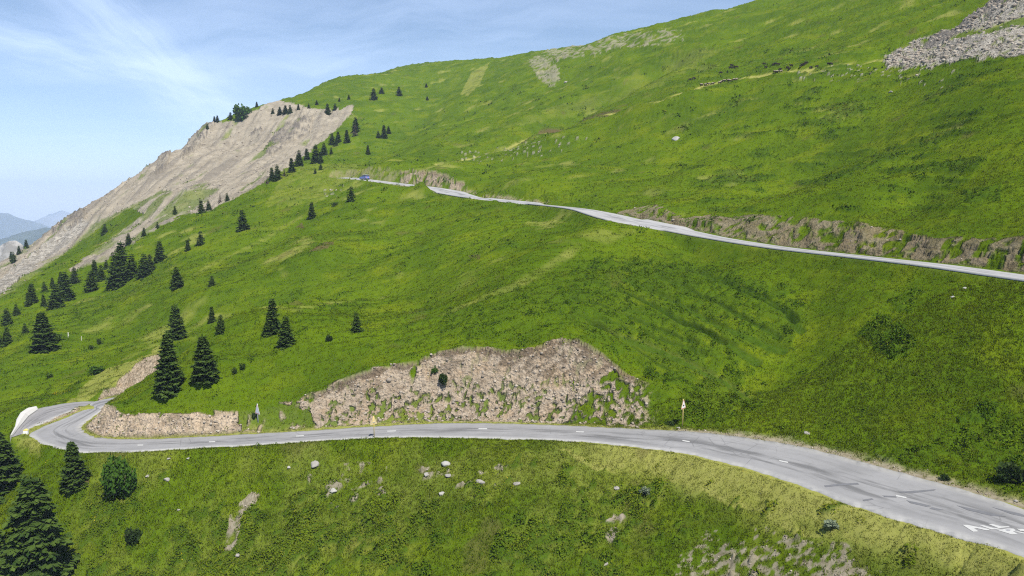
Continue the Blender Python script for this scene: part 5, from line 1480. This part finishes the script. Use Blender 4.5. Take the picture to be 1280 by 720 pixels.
kf = NT('far_forest'); p_ = kf.pos(); M_forest = kf.bsdf(kf.mix(kf.ramp(kf.noise(p_, .004, 6, .6), .4, .6), (.025, .042, .024), (.06, .078, .045)), 1, 0)
kf = NT('far_rock'); p_ = kf.pos(); M_far = kf.bsdf(kf.mix(kf.ramp(kf.noise(p_, .0012, 6, .6), .4, .6), (.06, .075, .05), (.22, .22, .21)), 1, 0)
kf = NT('near_grey_rock'); p_ = kf.pos(); M_nr = kf.bsdf(kf.mix(kf.ramp(kf.noise(p_, .05, 6, .7), .4, .62), (.20, .19, .17), (.50, .48, .45)), 1, 0)
far_ridge('rocky_ridge', [(-420, 470), (-200, 390), (-90, 345), (-30, 318), (0, 309), (8, 304), (14, 301), (20, 300.5), (27, 304), (34, 311), (60, 330), (160, 420)], 760, -420, 420, 300, M_nr, 26, 5)
far_ridge('wooded_hill', [(-700, 420), (-300, 340), (-100, 312), (0, 299), (20, 293), (40, 288), (60, 284), (80, 282), (110, 281), (160, 286), (300, 320)], 3300, -900, 2000, 1200, M_forest, 80, 7)
far_ridge('far_mountain', [(-700, 262), (-300, 240), (-120, 252), (-40, 258), (0, 265), (10, 267), (22, 272), (34, 276), (60, 283), (160, 320)], 6500, -900, 2600, 2200, M_forest, 180, 9)
far_ridge('distant_mountain', [(-60, 300), (20, 282), (40, 276), (50, 273), (60, 268.5), (70, 265.5), (78, 264.5), (86, 266), (96, 269), (110, 266), (150, 262), (260, 270), (420, 300)], 9500, -900, 3000, 2500, M_far, 260, 11)
th_ = np.linspace(0, 2 * math.pi, 96, endpoint=False)
rg = [60, 400, 1500, 4000, 8000, 12500]
V = [(r_ * math.cos(a), r_ * math.sin(a), -905 + CAMZ) for r_ in rg for a in th_]
F = [(i * 96 + k_, i * 96 + (k_ + 1) % 96, (i + 1) * 96 + (k_ + 1) % 96, (i + 1) * 96 + k_) for i in range(len(rg) - 1) for k_ in range(96)] + [tuple(range(95, -1, -1))]
tag(new_mesh('valley_ground', V, F, M_forest), kind='structure')
# the air
bx_ = 13500; zl, zh = -912 + CAMZ, 330 + CAMZ
V = [(sx * bx_, sy * bx_, z) for z in (zl, zh) for sx, sy in ((-1, -1), (1, -1), (1, 1), (-1, 1))]
F = [(3, 2, 1, 0), (4, 5, 6, 7), (0, 1, 5, 4), (1, 2, 6, 5), (2, 3, 7, 6), (3, 0, 4, 7)]
hz = new_mesh('haze', V, F, None); tag(hz, kind='stuff')
mh = bpy.data.materials.new('air_haze'); mh.use_nodes = True; mh.node_tree.nodes.clear()
oh = mh.node_tree.nodes.new('ShaderNodeOutputMaterial'); pv = mh.node_tree.nodes.new('ShaderNodeVolumePrincipled')
pv.inputs['Color'].default_value = HAZE_COL; pv.inputs['Density'].default_value = HAZE_D; pv.inputs['Anisotropy'].default_value = -.3
mh.node_tree.links.new(pv.outputs[0], oh.inputs['Volume']); hz.data.materials.append(mh)

# ------------------------------------------------------------------ camera, sky, sun
cam = bpy.data.cameras.new('camera'); co = bpy.data.objects.new('camera', cam); COL.objects.link(co)
co.location = (0, 0, CAMZ); co.rotation_euler = (math.pi / 2 - TH, 0, 0)
cam.sensor_width = 36; cam.lens = 36 * FPX / 1280; cam.clip_start = .5; cam.clip_end = 60000
SC.camera = co
SUN = np.array([.32, -.60, 0]); SUN = SUN / np.linalg.norm(SUN)
ELEV = math.radians(60)
sv = np.array([SUN[0] * math.cos(ELEV), SUN[1] * math.cos(ELEV), math.sin(ELEV)])
sl_ = bpy.data.lights.new('sun', 'SUN'); so_ = bpy.data.objects.new('sun', sl_); COL.objects.link(so_)
sl_.energy = 5.0; sl_.angle = math.radians(.53); sl_.color = (1, .955, .88)
from mathutils import Vector
so_.rotation_euler = Vector(sv).to_track_quat('Z', 'Y').to_euler(); so_.location = (60, -20, 140)
w = bpy.data.worlds.new('World'); SC.world = w; w.use_nodes = True
nt = w.node_tree; nt.nodes.clear()
out = nt.nodes.new('ShaderNodeOutputWorld'); bg = nt.nodes.new('ShaderNodeBackground'); nt.links.new(bg.outputs[0], out.inputs[0])
sky = nt.nodes.new('ShaderNodeTexSky'); sky.sky_type = 'NISHITA'; sky.sun_disc = False; sky.sun_elevation = ELEV
sky.sun_rotation = math.atan2(sv[0], sv[1]); sky.altitude = 1900; sky.air_density = 1.0; sky.dust_density = .4; sky.ozone_density = 2.2
bg.inputs[1].default_value = .11
# thin cirrus, laid out by direction on the dome
tc = nt.nodes.new('ShaderNodeTexCoord'); sep = nt.nodes.new('ShaderNodeSeparateXYZ'); nt.links.new(tc.outputs['Generated'], sep.inputs[0])


def wm(op, a, b=0.0):
    n = nt.nodes.new('ShaderNodeMath'); n.operation = op
    for s, v in ((n.inputs[0], a), (n.inputs[1], b)):
        if hasattr(v, 'links'): nt.links.new(v, s)
        else: s.default_value = v
    return n.outputs[0]


zc = wm('ADD', wm('MAXIMUM', sep.outputs[2], 0.0), .12)
cx = wm('DIVIDE', sep.outputs[0], zc); cy = wm('DIVIDE', sep.outputs[1], zc)
cmb = nt.nodes.new('ShaderNodeCombineXYZ'); nt.links.new(cx, cmb.inputs[0]); nt.links.new(cy, cmb.inputs[1])
mp = nt.nodes.new('ShaderNodeMapping'); nt.links.new(cmb.outputs[0], mp.inputs[0]); mp.inputs['Rotation'].default_value = (0, 0, math.radians(CLOUD_ROT)); mp.inputs['Scale'].default_value = (.55, 1.6, 1); mp.inputs['Location'].default_value = CLOUD_LOC
cn = nt.nodes.new('ShaderNodeTexNoise'); nt.links.new(mp.outputs[0], cn.inputs[0]); cn.inputs['Scale'].default_value = .75; cn.inputs['Detail'].default_value = 6; cn.inputs['Roughness'].default_value = .5; cn.inputs['Distortion'].default_value = .5
mr = nt.nodes.new('ShaderNodeMapRange'); nt.links.new(cn.outputs[0], mr.inputs[0]); mr.inputs[1].default_value = .42; mr.inputs[2].default_value = .72; mr.inputs[3].default_value = .02; mr.inputs[4].default_value = .22; mr.interpolation_type = 'SMOOTHSTEP'
mx = nt.nodes.new('ShaderNodeMix'); mx.data_type = 'RGBA'; nt.links.new(mr.outputs[0], mx.inputs[0]); nt.links.new(sky.outputs[0], mx.inputs[6]); mx.inputs[7].default_value = CLOUD_COL
acc = mr.outputs[0]
for (pa, pb, wid, amt) in CIRRUS:
    da = ray(*pa); db = ray(*pb); da /= np.linalg.norm(da); db /= np.linalg.norm(db)
    nv = np.cross(da, db); nv /= np.linalg.norm(nv); mid = da + db; mid /= np.linalg.norm(mid)
    vm = nt.nodes.new('ShaderNodeVectorMath'); vm.operation = 'NORMALIZE'; nt.links.new(tc.outputs['Generated'], vm.inputs[0])
    def dot(v):
        n = nt.nodes.new('ShaderNodeVectorMath'); n.operation = 'DOT_PRODUCT'; nt.links.new(vm.outputs[0], n.inputs[0]); n.inputs[1].default_value = tuple(v); return n.outputs['Value']
    wn = nt.nodes.new('ShaderNodeTexNoise'); nt.links.new(vm.outputs[0], wn.inputs[0]); wn.inputs['Scale'].default_value = 9; wn.inputs['Detail'].default_value = 5
    off = wm('MULTIPLY', wm('SUBTRACT', wn.outputs[0], .5), wid * 2.2)
    x_ = wm('DIVIDE', wm('ADD', dot(nv), off), wid)
    gss = wm('POWER', 2.718, wm('MULTIPLY', wm('MULTIPLY', x_, x_), -1.0))
    ev = db - da; ev /= np.linalg.norm(ev); cv_ = nt.nodes.new('ShaderNodeCombineXYZ'); nt.links.new(wm('MULTIPLY', wm('ADD', dot(nv), wm('MULTIPLY', off, .5)), 42.0), cv_.inputs[0]); nt.links.new(wm('MULTIPLY', dot(ev), 5.0), cv_.inputs[1])
    sn_ = nt.nodes.new('ShaderNodeTexNoise'); nt.links.new(cv_.outputs[0], sn_.inputs[0]); sn_.inputs['Scale'].default_value = 1.0; sn_.inputs['Detail'].default_value = 5; sn_.inputs['Roughness'].default_value = .6
    gss = wm('MULTIPLY', gss, wm('MINIMUM', wm('MAXIMUM', wm('MULTIPLY', wm('SUBTRACT', sn_.outputs[0], .33), 3.0), 0.0), 1.0))
    along = wm('MAXIMUM', wm('MULTIPLY', wm('SUBTRACT', dot(mid), .93), 14.0), 0.0)
    acc = wm('ADD', acc, wm('MULTIPLY', wm('MULTIPLY', gss, wm('MINIMUM', along, 1.0)), amt))
nt.links.new(wm('MINIMUM', acc, .6), mx.inputs[0])
nt.links.new(mx.outputs[2], bg.inputs[0])
SC.cycles.volume_bounces = 4; SC.cycles.use_denoising = False; SC.cycles.use_adaptive_sampling = False; SC.cycles.filter_width = 1.15
SC.view_settings.view_transform = 'Standard'; SC.view_settings.look = 'None'; SC.view_settings.exposure = .40; SC.view_settings.gamma = 1
SC.view_settings.use_curve_mapping = False
